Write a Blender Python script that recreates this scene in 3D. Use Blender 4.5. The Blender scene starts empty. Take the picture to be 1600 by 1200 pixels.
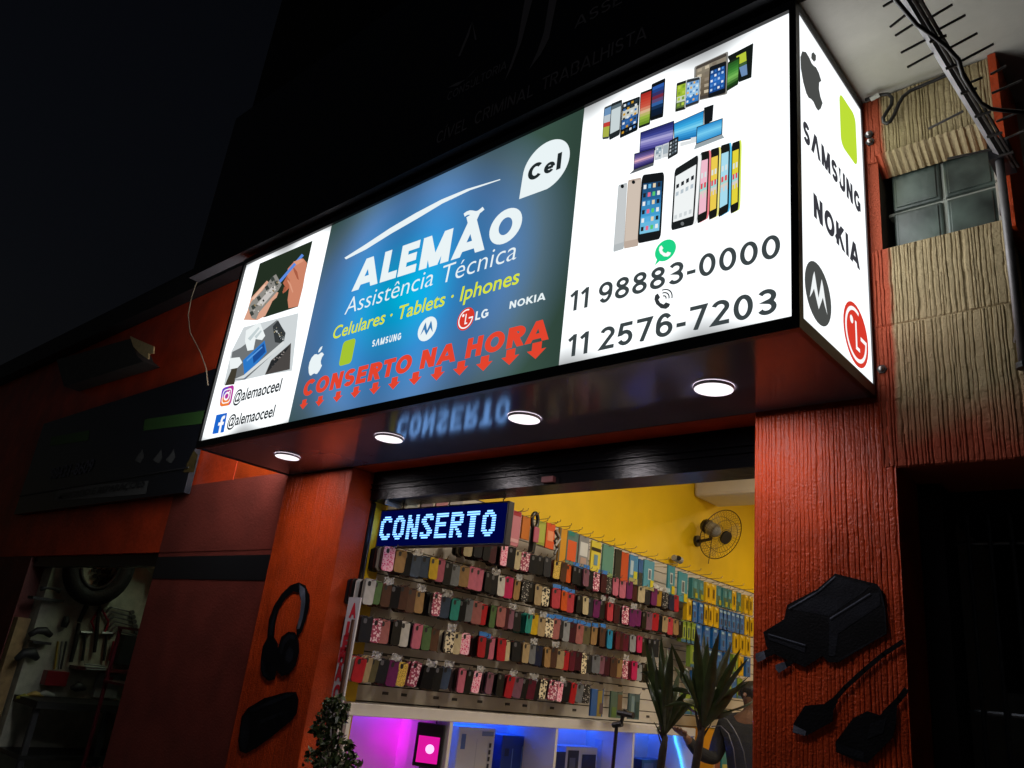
import bpy, bmesh, math, random
from mathutils import Vector, Matrix
random.seed(7)
SC = bpy.context.scene
# ------------------------------------------------------------------ camera
CAM = Vector((3.7871714, -1.7801079, 1.5991084)); FPX = 1248.57
RR = ((0.745787, 0.656595, 0.112627), (-0.149923, 0.330147, -0.931948), (-0.649095, 0.678149, 0.344658))
cd = bpy.data.cameras.new('camera'); cam = bpy.data.objects.new('camera', cd); SC.collection.objects.link(cam)
cd.sensor_width = 36; cd.lens = 36*FPX/1600; cd.clip_end = 500; cd.clip_start = 0.05
cam.matrix_world = Matrix((
    (RR[0][0], -RR[1][0], -RR[2][0], CAM.x), (RR[0][1], -RR[1][1], -RR[2][1], CAM.y),
    (RR[0][2], -RR[1][2], -RR[2][2], CAM.z), (0, 0, 0, 1)))
SC.camera = cam
# ------------------------------------------------------------------ night sky
W = bpy.data.worlds.new('World'); SC.world = W; W.use_nodes = True
wn = W.node_tree.nodes; wl = W.node_tree.links
sky = wn.new('ShaderNodeTexSky'); sky.sky_type = 'NISHITA'; sky.sun_disc = False
sky.sun_elevation = math.radians(-4); sky.sun_rotation = math.radians(200)
wl.new(sky.outputs[0], wn['Background'].inputs[0]); wn['Background'].inputs[1].default_value = 0.15
SC.view_settings.view_transform = 'Standard'; SC.view_settings.look = 'None'
SC.view_settings.exposure = 0; SC.view_settings.gamma = 1
SC.cycles.use_denoising = True
SC.cycles.max_bounces = 8; SC.cycles.transparent_max_bounces = 8
SC.cycles.sample_clamp_indirect = 4; SC.cycles.sample_clamp_direct = 1.25

# ------------------------------------------------------------------ helpers
def on(axis, val, u, v):
    """the point of the plane axis=val seen at photo pixel u, v (1600 wide)"""
    a, b = (u-800)/FPX, (v-600)/FPX
    d = [RR[0][k]*a + RR[1][k]*b + RR[2][k] for k in range(3)]
    k = 'xyz'.index(axis); t = (val-CAM[k])/d[k]
    return Vector([CAM[j]+t*d[j] for j in range(3)])
def lin(h):
    if not isinstance(h, str): return tuple(h)
    h = h.lstrip('#'); o = []
    for i in (0, 2, 4):
        c = int(h[i:i+2], 16)/255
        o.append(c/12.92 if c <= .04045 else ((c+.055)/1.055)**2.4)
    return tuple(o)
MATS = {}
def mat(name, col, rough=.5, metal=0, noise=0, nscale=20, bump=0, bscale=60, spec=.5, trans=0, alpha=1, coat=0, stretch=(1, 1, 1)):
    """painted / plastic / metal surface with a little mottling and bump of its own"""
    if name in MATS: return MATS[name]
    m = bpy.data.materials.new(name); m.use_nodes = True; n = m.node_tree.nodes; l = m.node_tree.links
    b = n['Principled BSDF']; c = lin(col)
    b.inputs['Base Color'].default_value = (*c, 1); b.inputs['Roughness'].default_value = rough
    b.inputs['Metallic'].default_value = metal; b.inputs['Specular IOR Level'].default_value = spec
    b.inputs['Transmission Weight'].default_value = trans; b.inputs['Alpha'].default_value = alpha
    b.inputs['Coat Weight'].default_value = coat
    if noise or bump:
        tc = n.new('ShaderNodeTexCoord'); mp = n.new('ShaderNodeMapping'); mp.inputs['Scale'].default_value = stretch
        l.new(tc.outputs['Object'], mp.inputs[0])
    if noise:
        t = n.new('ShaderNodeTexNoise'); t.inputs['Scale'].default_value = nscale; t.inputs['Detail'].default_value = 6
        l.new(mp.outputs[0], t.inputs[0])
        r = n.new('ShaderNodeMapRange'); r.inputs['From Min'].default_value = .3; r.inputs['From Max'].default_value = .7
        r.inputs['To Min'].default_value = 1-noise; r.inputs['To Max'].default_value = 1+noise*.6
        l.new(t.outputs[0], r.inputs[0])
        x = n.new('ShaderNodeMix'); x.data_type = 'RGBA'; x.blend_type = 'MULTIPLY'; x.inputs[0].default_value = 1
        x.inputs[6].default_value = (*c, 1); l.new(r.outputs[0], x.inputs[7]); l.new(x.outputs[2], b.inputs['Base Color'])
    if bump:
        t2 = n.new('ShaderNodeTexNoise'); t2.inputs['Scale'].default_value = bscale; t2.inputs['Detail'].default_value = 5
        l.new(mp.outputs[0], t2.inputs[0])
        bp = n.new('ShaderNodeBump'); bp.inputs['Strength'].default_value = bump; bp.inputs['Distance'].default_value = .01
        l.new(t2.outputs[0], bp.inputs['Height']); l.new(bp.outputs[0], b.inputs['Normal'])
    MATS[name] = m; return m
def emat(name, col, strength, sample=True):
    if name in MATS: return MATS[name]
    m = bpy.data.materials.new(name); m.use_nodes = True; n = m.node_tree.nodes; l = m.node_tree.links
    n.remove(n['Principled BSDF']); e = n.new('ShaderNodeEmission'); e.inputs[0].default_value = (*lin(col), 1); e.inputs[1].default_value = strength
    l.new(e.outputs[0], n['Material Output'].inputs[0])
    if not sample: m.cycles.emission_sampling = 'NONE'
    MATS[name] = m; return m
class MB:
    """collects faces and links them as ONE mesh object"""
    def __init__(s): s.v = []; s.f = []; s.c = []
    def add(s, vs, fs, col=None):
        o = len(s.v); s.v += [tuple(p) for p in vs]
        for f in fs: s.f.append([i+o for i in f]); s.c.append(col)
        return s
    def box(s, a, b, col=None, R=None, o=None):
        x0, y0, z0 = a; x1, y1, z1 = b
        vs = [(x0,y0,z0),(x1,y0,z0),(x1,y1,z0),(x0,y1,z0),(x0,y0,z1),(x1,y0,z1),(x1,y1,z1),(x0,y1,z1)]
        if R is not None: vs = [Vector(o)+R@(Vector(p)-Vector(o)) for p in vs]
        return s.add(vs, [(0,3,2,1),(4,5,6,7),(0,1,5,4),(1,2,6,5),(2,3,7,6),(3,0,4,7)], col)
    def ring(s, path, radii, n=8, cap=True, col=None, flat=1.0):
        P = [Vector(p) for p in path]; vs = []; fs = []
        if not hasattr(radii, '__len__'): radii = [radii]*len(P)
        prev = None
        for i, p in enumerate(P):
            d = (P[min(i+1, len(P)-1)]-P[max(i-1, 0)])
            d = d.normalized() if d.length > 1e-9 else Vector((0, 0, 1))
            if prev is None:
                a = Vector((0, 0, 1)) if abs(d.z) < .9 else Vector((1, 0, 0)); x = d.cross(a).normalized()
            else: x = (prev-d*prev.dot(d)).normalized()
            prev = x; y = d.cross(x)
            for k in range(n):
                an = 2*math.pi*k/n; vs.append(p+(x*math.cos(an)+y*math.sin(an)*flat)*radii[i])
        for i in range(len(P)-1):
            for k in range(n):
                k2 = (k+1) % n; fs.append((i*n+k, i*n+k2, (i+1)*n+k2, (i+1)*n+k))
        if cap: fs.append(tuple(range(n))[::-1]); fs.append(tuple(range((len(P)-1)*n, len(P)*n)))
        return s.add(vs, fs, col)
    def poly(s, pts, col=None): return s.add(pts, [tuple(range(len(pts)))], col)
    def prism(s, pts, off, col=None):
        n = len(pts); off = Vector(off); vs = [Vector(p) for p in pts]; vs += [p+off for p in vs]
        return s.add(vs, [tuple(range(n))[::-1], tuple(range(n, 2*n))]+[(i, (i+1) % n, n+(i+1) % n, n+i) for i in range(n)], col)
    def build(s, name, m, parent=None, smooth=False, origin=None, bevel=0):
        me = bpy.data.meshes.new(name); o = Vector(origin) if origin is not None else Vector((0, 0, 0))
        me.from_pydata([tuple(Vector(p)-o) for p in s.v], [], s.f)
        if isinstance(m, (list, tuple)):
            for q in m: me.materials.append(q)
        else: me.materials.append(m)
        if any(c is not None for c in s.c):
            if any(isinstance(c, int) for c in s.c):
                for p, c in zip(me.polygons, s.c): p.material_index = c or 0
            else:
                at = me.color_attributes.new('tint', 'FLOAT_COLOR', 'CORNER')
                for p, c in zip(me.polygons, s.c):
                    q = (*lin(c or '#ffffff'), 1)
                    for li in p.loop_indices: at.data[li].color = q
        if smooth:
            for p in me.polygons: p.use_smooth = True
        bm = bmesh.new(); bm.from_mesh(me); bmesh.ops.recalc_face_normals(bm, faces=bm.faces) if not getattr(s, 'keep', False) else None
        bm.to_mesh(me); bm.free()
        ob = bpy.data.objects.new(name, me); SC.collection.objects.link(ob); ob.location = o
        if parent is not None:
            ob.parent = parent; ob.location = o-wloc(parent)
        if bevel:
            bv = ob.modifiers.new('bevel', 'BEVEL'); bv.width = bevel; bv.segments = 2; bv.limit_method = 'ANGLE'
        return ob
def wloc(o):
    v = Vector(o.location)
    while o.parent: o = o.parent; v += Vector(o.location)
    return v
def tag(o, label, cat, group=None, kind=None):
    o['label'] = label
    if cat: o['category'] = cat
    if group: o['group'] = group
    if kind: o['kind'] = kind
    return o
def thing(name, loc, label, cat, group=None):
    o = bpy.data.objects.new(name, None); SC.collection.objects.link(o); o.location = loc; o.empty_display_size = .1
    return tag(o, label, cat, group)
def struct(name, mb, m):
    o = mb.build(name, m); o['kind'] = 'structure'; return o
def copytree(o, loc, parent=None):
    c = o.copy(); SC.collection.objects.link(c)
    if parent is None: c.location = loc
    else: c.parent = parent
    for ch in o.children: copytree(ch, None, c)
    return c
def rrect(w, h, r, n=4):
    """rounded rectangle outline centred on 0"""
    o = []
    for cx, cy, a0 in ((w/2-r, h/2-r, 0), (-w/2+r, h/2-r, 90), (-w/2+r, -h/2+r, 180), (w/2-r, -h/2+r, 270)):
        for i in range(n+1):
            a = math.radians(a0+90*i/n); o.append((cx+r*math.cos(a), cy+r*math.sin(a)))
    return o
def ell(cx, cy, rx, ry, n=28, a0=0, a1=360):
    return [(cx+rx*math.cos(math.radians(a0+(a1-a0)*i/n)), cy+ry*math.sin(math.radians(a0+(a1-a0)*i/n))) for i in range(n if a1-a0 == 360 else n+1)]
def ring2d(cx, cy, rx, ry, k, n=32):
    o = ell(cx, cy, rx, ry, n); i = ell(cx, cy, rx*k, ry*k, n)
    return [[o[j], o[(j+1) % n], i[(j+1) % n], i[j]] for j in range(n)]
_TC = {}
def textmesh(body, bold=0, shear=0, spacing=1):
    """2-D faces of a line of type; capital height 1, left edge at 0"""
    key = (body, bold, shear, spacing)
    if key in _TC: return _TC[key]
    def raw(b):
        cu = bpy.data.curves.new('type', 'FONT'); cu.body = b; cu.size = 1; cu.offset = bold; cu.shear = shear; cu.space_character = spacing
        cu.resolution_u = 4; cu.fill_mode = 'FRONT'
        ob = bpy.data.objects.new('type', cu); SC.collection.objects.link(ob)
        dg = bpy.context.evaluated_depsgraph_get(); me = ob.evaluated_get(dg).to_mesh()
        vs = [(v.co.x, v.co.y) for v in me.vertices]; fs = [tuple(p.vertices) for p in me.polygons]
        ob.evaluated_get(dg).to_mesh_clear(); bpy.data.objects.remove(ob); bpy.data.curves.remove(cu)
        return vs, fs
    hv, _ = raw('H'); cap = max(y for x, y in hv)
    vs, fs = raw(body); x0 = min(x for x, y in vs); x1 = max(x for x, y in vs)
    r = ([((x-x0)/cap, y/cap) for x, y in vs], fs, (x1-x0)/cap); _TC[key] = r
    return r


def clip_y(poly, lo, hi):
    for lim, sg in ((lo, 1), (hi, -1)):
        out = []
        for i in range(len(poly)):
            a, b = poly[i-1], poly[i]; da, db = (a[1]-lim)*sg, (b[1]-lim)*sg
            if (da < 0) != (db < 0): t = da/(da-db); out.append((a[0]+(b[0]-a[0])*t, a[1]+(b[1]-a[1])*t))
            if db >= 0: out.append(b)
        poly = out
        if not poly: return []
    return poly
def ribbon(pts, w, ext=0.0):
    h = w/2; n = len(pts); closed = n > 3 and math.dist(pts[0], pts[-1]) < 1e-6; L = []; R = []
    P = [tuple(p) for p in pts]
    if ext and not closed:
        for i, j in ((0, 1), (n-1, n-2)):
            d = math.dist(P[i], P[j]); P[i] = tuple(P[i][k]+(P[i][k]-P[j][k])/d*ext for k in (0, 1))
    for i in range(n):
        a = P[i-1] if i else (P[n-2] if closed else None); b = P[i+1] if i < n-1 else (P[1] if closed else None)
        def un(p, q): d = math.dist(p, q) or 1; return ((q[0]-p[0])/d, (q[1]-p[1])/d)
        d1 = un(a, P[i]) if a else un(P[i], b); d2 = un(P[i], b) if b else d1
        n1 = (-d1[1], d1[0]); n2 = (-d2[1], d2[0]); m = (n1[0]+n2[0], n1[1]+n2[1]); ml = math.hypot(*m) or 1; m = (m[0]/ml, m[1]/ml)
        k = h/max(.34, m[0]*n1[0]+m[1]*n1[1]); L.append((P[i][0]+m[0]*k, P[i][1]+m[1]*k)); R.append((P[i][0]-m[0]*k, P[i][1]-m[1]*k))
    return [[L[i], L[i+1], R[i+1], R[i]] for i in range(n-1)]
def arcp(cx, cy, rx, ry, a0, a1, n=18): return [(cx+rx*math.cos(math.radians(a0+(a1-a0)*i/n)), cy+ry*math.sin(math.radians(a0+(a1-a0)*i/n))) for i in range(n+1)]
def glyph(c, w):
    """strokes of a plain grotesque capital or digit, capital height 1: (faces, width)"""
    h = w/2; top = 1.0; X = []; E_ = []; ry = (.5-h)/2
    if c in 'AÃΛ':
        W_ = .80+w*.35; E_ = [[(h*.75, 0), (W_/2, 1.0)], [(W_/2, 1.0), (W_-h*.75, 0)]]
        if c != 'Λ': X = [[(W_*.22, .27), (W_*.78, .27)]]
        if c == 'Ã': TIL = [(W_/2-.28+.07*i, 1.27+.055*math.sin(i*.785+.4)) for i in range(9)]; top = 1.6
    elif c in 'CGce':
        k = .70 if c in 'ce' else 1; rx, ry2 = (.40*k if c != 'e' else .30)-h, .5*k-h; cx = rx+h; cy = .5*k; W_ = 2*rx+2*h
        if c == 'e': X = [arcp(cx, cy, rx, ry2, 0, 318, 24), [(h, cy), (W_-h, cy)]]
        else: X = [arcp(cx, cy, rx, ry2, 42, 318, 26)]
        if c == 'G': X = [arcp(cx, cy, rx, ry2, 42, 330, 26), [(cx+.04, .46), (W_-h, .46), (W_-h, .14)]]
    elif c == 'E': W_ = .60; X = [[(h, 0), (h, 1)], [(h, 1-h), (W_, 1-h)], [(h, .51), (W_-.05, .51)], [(h, h), (W_, h)]]
    elif c == 'L': W_ = .56; X = [[(h, 1), (h, h), (W_, h)]]
    elif c == 'l': W_ = w; X = [[(h, 0), (h, 1)]]
    elif c in 'IÍ':
        W_ = w; X = [[(h, 0), (h, 1)]]
        if c == 'Í': X.append([(h-.02, 1.1), (h+.14, 1.28)]); top = 1.5
    elif c == 'H': W_ = .72; X = [[(h, 0), (h, 1)], [(W_-h, 0), (W_-h, 1)], [(h, .51), (W_-h, .51)]]
    elif c == 'T': W_ = .68; X = [[(0, 1-h), (W_, 1-h)], [(W_/2, 0), (W_/2, 1-h)]]
    elif c == 'K': W_ = .72; X = [[(h, 0), (h, 1)]]; E_ = [[(h, .36), (W_-h, 1)], [(W_*.38, .56), (W_-h*.6, 0)]]
    elif c == 'V': W_ = .80; E_ = [[(h*.75, 1), (W_/2, 0)], [(W_/2, 0), (W_-h*.75, 1)]]
    elif c == 'M': W_ = .92; X = [[(h, 0), (h, 1)], [(W_-h, 0), (W_-h, 1)]]; E_ = [[(h, 1), (W_/2, .02)], [(W_/2, .02), (W_-h, 1)]]
    elif c == 'N': W_ = .74; X = [[(h, 0), (h, 1)], [(W_-h, 0), (W_-h, 1)]]; E_ = [[(h, 1), (W_-h, 0)]]
    elif c == 'O': W_ = .86; X = [arcp(W_/2, .5, W_/2-h, .5-h, 0, 360, 32)]
    elif c == '0': W_ = .64; X = [arcp(W_/2, .5, W_/2-h, .5-h, 0, 360, 32)]
    elif c in 'RPB':
        W_ = .68; b = arcp(.38, 1-h-ry, .26-h*.3, ry, 90, -90, 12); X = [[(h, 0), (h, 1)], [(h, 1-h)]+b+[(h, .5)]]
        if c == 'R': E_ = [[(.34, .5), (W_-h*.7, 0)]]
        if c == 'B': X.append([(h, .5)]+arcp(.40, .5-ry, .26-h*.3, ry, 90, -90, 12)+[(h, h)])
    elif c == 'S': W_ = .66; X = [arcp(W_/2, .5+ry, W_/2-h, ry, 28, 270, 16)+arcp(W_/2, .5-ry, W_/2-h, ry, 90, -152, 16)[1:]]
    elif c == 'U': W_ = .72; X = [[(h, 1), (h, .36)]+arcp(W_/2, .36, W_/2-h, .36-h, 180, 360, 14)+[(W_-h, .36), (W_-h, 1)]]
    elif c == '1': W_ = .40; X = [[(.40-h, 0), (.40-h, 1)], [(.40-h, 1-h*.8), (.06, .74)]]
    elif c == '2': W_ = .62; X = [arcp(W_/2, .71, W_/2-h, .29-h, 165, -25, 14)+[(h*1.2, h), (W_, h)]]
    elif c == '3': W_ = .62; X = [arcp(W_/2-.02, .5+ry, W_/2-h, ry, 150, -90, 14)+arcp(W_/2-.01, .5-ry, W_/2-h, ry, 90, -155, 14)[1:]]
    elif c == '5': W_ = .62; X = [[(.58, 1-h), (.15, 1-h), (.09, .52)]+arcp(W_/2-.01, .335, W_/2-h, .335-h, 130, -155, 16)]
    elif c == '7': W_ = .62; X = [[(.0, 1-h), (W_-h, 1-h), (.22, .0)]]
    elif c == '8': W_ = .64; X = [arcp(W_/2, .745, W_/2-h-.035, .255-h, 0, 360, 24), arcp(W_/2, .28, W_/2-h, .28-h, 0, 360, 24)]
    elif c in '69':
        W_ = .64; X = [arcp(W_/2, .33, W_/2-h, .33-h, 0, 360, 26), arcp(W_/2, .5, W_/2-h, .5-h, 180, 42, 18)+[]]; X[1] = [(h, .34)]+X[1]
        if c == '9': X = [[(W_-x, 1-y) for x, y in q] for q in X]
    elif c == '-': W_ = .34; X = [[(.0, .36), (.34, .36)]]
    else: W_ = .34
    F_ = ribbon(TIL, w*.5) if c == 'Ã' else []
    if c == 'e': w *= .82
    for q in X: F_ += ribbon(q, w)
    for q in E_: F_ += ribbon(q, w, w)
    F_ = [clip_y(f, 0 if c != ' ' else 0, top) for f in F_]
    return [f for f in F_ if len(f) > 2], W_
def stroke_words(body, w, gap=.16):
    """[(faces of one word)], total width"""
    x = 0; words = [[]]
    for c in body:
        if c == ' ': words.append([]); x += .36; continue
        f, W_ = glyph(c, w); words[-1] += [[(a+x, b) for a, b in q] for q in f]; x += W_+gap*(.45 if c in 'CGLT' else 1)
    return words, x-gap
# ------------------------------------------------------------------ shared materials
BLACK = mat('black_metal', (.012, .012, .014), .35, 0, .2, 30, .05, 200)
F = .54            # the shop front; the light box stands 0.54 m proud of it
SOF = 2.4945       # its soffit

# ------------------------------------------------------------------ ground (below the picture)
g = MB().box((-14, -1.0, -.05), (12, .62, .12)); struct('pavement', g, mat('paving', (.34, .33, .31), .85, 0, .3, 6, .3, 60))
g = MB().box((-60, -40, -.3), (60, 40, -.06)); struct('road', g, mat('asphalt', (.045, .045, .047), .9, 0, .3, 8, .4, 120))

# ------------------------------------------------------------------ ribbed render
def hsh(*a):
    x = math.sin(sum(v*k for v, k in zip(a, (12.9898, 78.233, 37.719))))*43758.5453
    return x-math.floor(x)
def ribbed(x0, x1, z0, z1, y, depth, pitch, nx, nz, wild=1.0, seed=0):
    """a wall sheet of scratched vertical ribs: dark grooves, ragged edges, broken steps"""
    mb = MB(); vs = []; fs = []
    for j in range(nz+1):
        z = z0+(z1-z0)*j/nz
        for i in range(nx+1):
            x = x0+(x1-x0)*i/nx
            wob = .10*math.sin(z*3.1+x*2)+.05*math.sin(z*23+x*9)+.05*math.sin(z*61+x*31)+.16*(hsh(math.floor(z*5.3+hsh(math.floor(x/pitch), seed)*5), math.floor(x/pitch/3), seed)-.5)
            u = x/pitch+wob*wild+.45*wild*math.sin(x*61+seed)+.3*wild*math.sin(x*147+seed*2); r = math.floor(u); fr = u-r
            seg = math.floor(z*3.1+hsh(r, seed)*7)
            top = .55+.45*hsh(r, seg, seed)*wild
            groove = min(1, min(fr, 1-fr)*(3.4+3.4*hsh(r, seg, 3)))
            h = depth*top*groove**.7*(.72+.28*math.sin(z*6.1+x*11+seed)*math.sin(z*2.3-x*17))
            sm = math.floor(z*46+hsh(r, 5)*9)
            h += depth*.22*wild*(hsh(r, sm, 2)-.5)
            if i in (0, nx) or j in (0, nz): h = 0
            vs.append((x, y-h, z))
    for j in range(nz):
        for i in range(nx):
            a = j*(nx+1)+i; fs.append((a, a+1, a+nx+2, a+nx+1))
    mb.add(vs, fs); return mb

ORANGE = mat('orange_masonry_paint', (.50, .052, .006), .40, 0, .28, 7, .35, 130, .45)
RED = mat('dull_red_masonry_paint', (.22, .036, .024), .6, 0, .25, 5, .2, 90)

# =================================================================== THE SHOP BUILDING
shop = thing('shop_building', (1.5, F, 0), 'two storey shop building with orange ribbed pillars around its bright doorway', 'building')
def S(mb, name, m, **k): return mb.build(name, m, shop, **k)
# left pillar: ribbed face, inner reveal
pl = S(ribbed(-.03, .548, .12, SOF, F, .0042, .0128, 330, 330, .7, 1), 'pillar', ORANGE, smooth=False)
mb = MB().box((-.03, F+.001, .12), (.548, .66, SOF)); mb.build('core', ORANGE, pl)
pr = S(ribbed(2.673, 3.097, .12, SOF-.01, F, .0050, .0126, 270, 360, .65, 4), 'pillar', ORANGE)
MB().box((2.673, F+.001, .12), (3.097, .72, SOF+.05)).build('core', ORANGE, pr)

def beige_mat():
    m = bpy.data.materials.new('beige_cement_with_red_overspray'); m.use_nodes = True; n = m.node_tree.nodes; l = m.node_tree.links
    b = n['Principled BSDF']; b.inputs['Roughness'].default_value = .8
    tc = n.new('ShaderNodeTexCoord'); sp = n.new('ShaderNodeSeparateXYZ'); l.new(tc.outputs['Object'], sp.inputs[0])
    nz = n.new('ShaderNodeTexNoise'); nz.inputs['Scale'].default_value = 7; nz.inputs['Detail'].default_value = 6; l.new(tc.outputs['Object'], nz.inputs[0])
    def math_(op, a, bb):
        q = n.new('ShaderNodeMath'); q.operation = op
        for i, t in enumerate((a, bb)):
            if isinstance(t, (int, float)): q.inputs[i].default_value = t
            else: l.new(t, q.inputs[i])
        return q.outputs[0]
    base = n.new('ShaderNodeMix'); base.data_type = 'RGBA'; base.inputs[6].default_value = (.24, .175, .085, 1); base.inputs[7].default_value = (.46, .36, .20, 1)
    l.new(nz.outputs[0], base.inputs[0])
    # the painter's edge along the light box and the red band over the door
    zz = math_('ADD', sp.outputs[2], math_('MULTIPLY', nz.outputs[0], .16))
    r1 = n.new('ShaderNodeMapRange'); r1.inputs[1].default_value = 2.58; r1.inputs[2].default_value = 2.40; l.new(zz, r1.inputs[0])
    xx = math_('ADD', sp.outputs[0], math_('MULTIPLY', nz.outputs[0], .03))
    r2 = n.new('ShaderNodeMapRange'); r2.inputs[1].default_value = 3.135; r2.inputs[2].default_value = 3.12; l.new(xx, r2.inputs[0])
    mx = n.new('ShaderNodeMix'); mx.data_type = 'RGBA'; l.new(math_('MULTIPLY', math_('MAXIMUM', r1.outputs[0], r2.outputs[0]), .96), mx.inputs[0])
    l.new(base.outputs[2], mx.inputs[6]); mx.inputs[7].default_value = (.33, .04, .008, 1)
    l.new(mx.outputs[2], b.inputs['Base Color'])
    n2 = n.new('ShaderNodeTexNoise'); n2.inputs['Scale'].default_value = 150; n2.inputs['Detail'].default_value = 4; l.new(tc.outputs['Object'], n2.inputs[0])
    bp = n.new('ShaderNodeBump'); bp.inputs['Strength'].default_value = .4; bp.inputs['Distance'].default_value = .01; l.new(n2.outputs[0], bp.inputs['Height']); l.new(bp.outputs[0], b.inputs['Normal'])
    return m
BEIGE = beige_mat()
GX0, GX1, GZ0, GZ1 = 3.09, 3.425, 2.985, 3.315     # glass block opening
def beige(x0, x1, z0, z1, seed):
    return ribbed(x0, x1, z0, z1, F, .0085, .0120, max(8, int((x1-x0)*640)), max(8, int((z1-z0)*220)), .85, seed)
wl_ = S(beige(3.06, 3.43, 2.278, 2.72, 8), 'wall', BEIGE)
beige(3.06, 3.43, 2.72, GZ0, 9).build('wall_panel', BEIGE, wl_)
beige(3.06, 3.43, GZ1, 3.565, 10).build('wall_panel', BEIGE, wl_)
mb = MB()
mb.box((3.06, F+.002, 2.278), (3.43, .85, GZ0)); mb.box((3.06, F+.002, GZ1), (3.43, .85, 3.565)); mb.box((3.06, F+.004, GZ0+.001), (GX0, F+.010, GZ1-.001))
mb.build('wall_core', BEIGE, wl_)
MB().box((3.06, F+.0105, GZ0+.001), (GX0-.001, .85, GZ1-.001)).build('reveal', mat('painted_shade_reveal', (.05, .052, .045), .8, 0, .3, 20), wl_)  # shadow in the opening's side painted in as a near-black colour
# sloping ribbed lip over the opening
vs = []; fs = []; nn = 60
for i in range(nn+1):
    x = GX0+(GX1-GX0)*i/nn; r = .008*abs(math.sin(x/.0215*math.pi))+.003*hsh(int(x*140), 3)
    vs += [(x, F-.012-r, GZ1+.012), (x, F+.055-r, GZ1-.035-r)]
for i in range(nn): fs.append((2*i, 2*i+1, 2*i+3, 2*i+2))
mb = MB().add(vs, fs); mb.build('window_lip', BEIGE, wl_)
# slab over the pavement
slab = S(MB().box((2.6, .02, 3.57), (7.5, 2.6, 3.80)), 'ceiling_slab', mat('slab_plaster', (.50, .47, .42), .85, 0, .2, 5, .15, 40))
# shutter box
sh = S(MB().box((.57, .66, 2.355), (2.72, .80, 2.62)), 'shutter_box', mat('gloss_black_steel', (.004, .004, .005), .20, 0, .15, 14, .10, 60, .16, stretch=(.6, 1, 3)))
MB().box((.57, .652, 2.405), (2.67, .66, 2.412)).box((.57, .650, 2.430), (2.67, .66, 2.438)).build('shutter_slat', MATS['gloss_black_steel'], sh)
MB().box((1.70, .640, 2.362), (1.76, .66, 2.385)).build('lock', mat('lock_red_brass', (.16, .05, .05), .4), sh)
S(MB().box((.5005, .689, .12), (.556, .710, 2.355)), 'shutter_rail', BLACK)
S(MB().box((.5005, .7105, .12), (.549, .798, 2.62)), 'door_edge_strip', mat('yellow_edge_paint', (.78, .50, .002), .6, 0, .08, 3, .05, 60))
S(MB().ring([(.566, .70, 2.35), (.570, .70, 2.0), (.565, .70, 1.6), (.569, .70, 1.1), (.567, .70, .6)], .006, 6), 'cable', mat('dark_cable', (.02, .02, .03), .3), smooth=True)
# interior shell
YEL = mat('yellow_wall_paint', (.78, .50, .002), .6, 0, .08, 3, .05, 60)
WHT = mat('white_wall_paint', (.62, .58, .52), .6, 0, .08, 4, .05, 60)
inn = S(MB().box((.20, .72, 1.420), (.50, 6.2, 3.55)).box((.10, .72, .1), (.235, 6.2, 1.419)).box((.235, 4.0, .1), (.50, 6.2, 1.419)), 'side_wall', YEL)
S(MB().box((.50, 6.0, .1), (3.09, 6.2, 3.55)), 'back_wall', YEL)
S(MB().box((3.0, .722, .1), (3.09, 6.0, 3.55)), 'side_wall', WHT)
S(MB().box((.50, .85, 3.50), (3.0, 6.0, 3.56)), 'ceiling', WHT)
S(MB().box((.236, .66, .0), (3.0, 6.0, .12)), 'floor', mat('shop_floor_tile', (.35, .33, .30), .3, 0, .1, 6))
S(MB().box((.30, .66, 2.62), (3.43, .85, 3.56)), 'front_wall', BLACK)
S(MB().box((.501, 3.95, 3.165), (3.0, 4.35, 3.50)), 'beam', WHT, bevel=.03)
S(MB().box((-.03, .66, .12), (.548, .688, 2.5)), 'reveal_wall', ORANGE)
# upper storey
DARK = mat('dark_upper_render', (.02, .02, .022), .8, 0, .3, 6, .2, 40)
S(MB().box((-.62, .06, 3.86), (7.5, .5, 9.0)), 'upper_wall', DARK)
S(MB().box((-.62, F+.004, 2.5), (3.06, .66, 3.86)), 'fascia_wall', ORANGE)

# glass blocks: a thing of its own parts
gb = thing('glass_block_window', (3.26, F, GZ0), 'four square glass blocks with pale mortar joints in the beige ribbed wall', 'window')
GL = mat('block_glass', (.07, .095, .08), .3, 0, .8, 7, .25, 12, .8)
MOR = mat('pale_mortar', (.42, .44, .38), .8, 0, .1, 20)
ym = F+.062; xm = (GX0+GX1)/2+.003; zm = (GZ0+GZ1)/2-.005
for (xa, xb) in ((GX0+.022, xm-.005), (xm+.005, GX1-.02)):
    for (za, zb) in ((GZ0+.003, zm-.005), (zm+.005, GZ1-.03)):
        b = MB().box((xa, ym, za), (xb, ym+.08, zb)).build('glass_block', GL, gb, bevel=.006)
        cx, cz = (xa+xb)/2, (za+zb)/2; q = MB()
        q.box((xa+.012, ym-.004, za+.010), (xb-.012, ym-.0005, zb-.010)); q.build('glass_face', GL, b, bevel=.003)
mb = MB().box((GX0+.004, ym+.012, zm-.005), (GX1, ym+.05, zm+.005)); mb.box((xm-.005, ym+.010, GZ0), (xm+.005, ym+.048, zm-.005)); mb.box((xm-.005, ym+.010, zm+.005), (xm+.005, ym+.048, GZ1-.03))
mb.box((GX1-.02, ym-.02, GZ0), (GX1-.014, ym+.048, zm-.005)); mb.box((GX1-.02, ym-.02, zm+.005), (GX1-.014, ym+.048, GZ1-.03)); mb.build('mortar_joint', MOR, gb)

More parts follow.
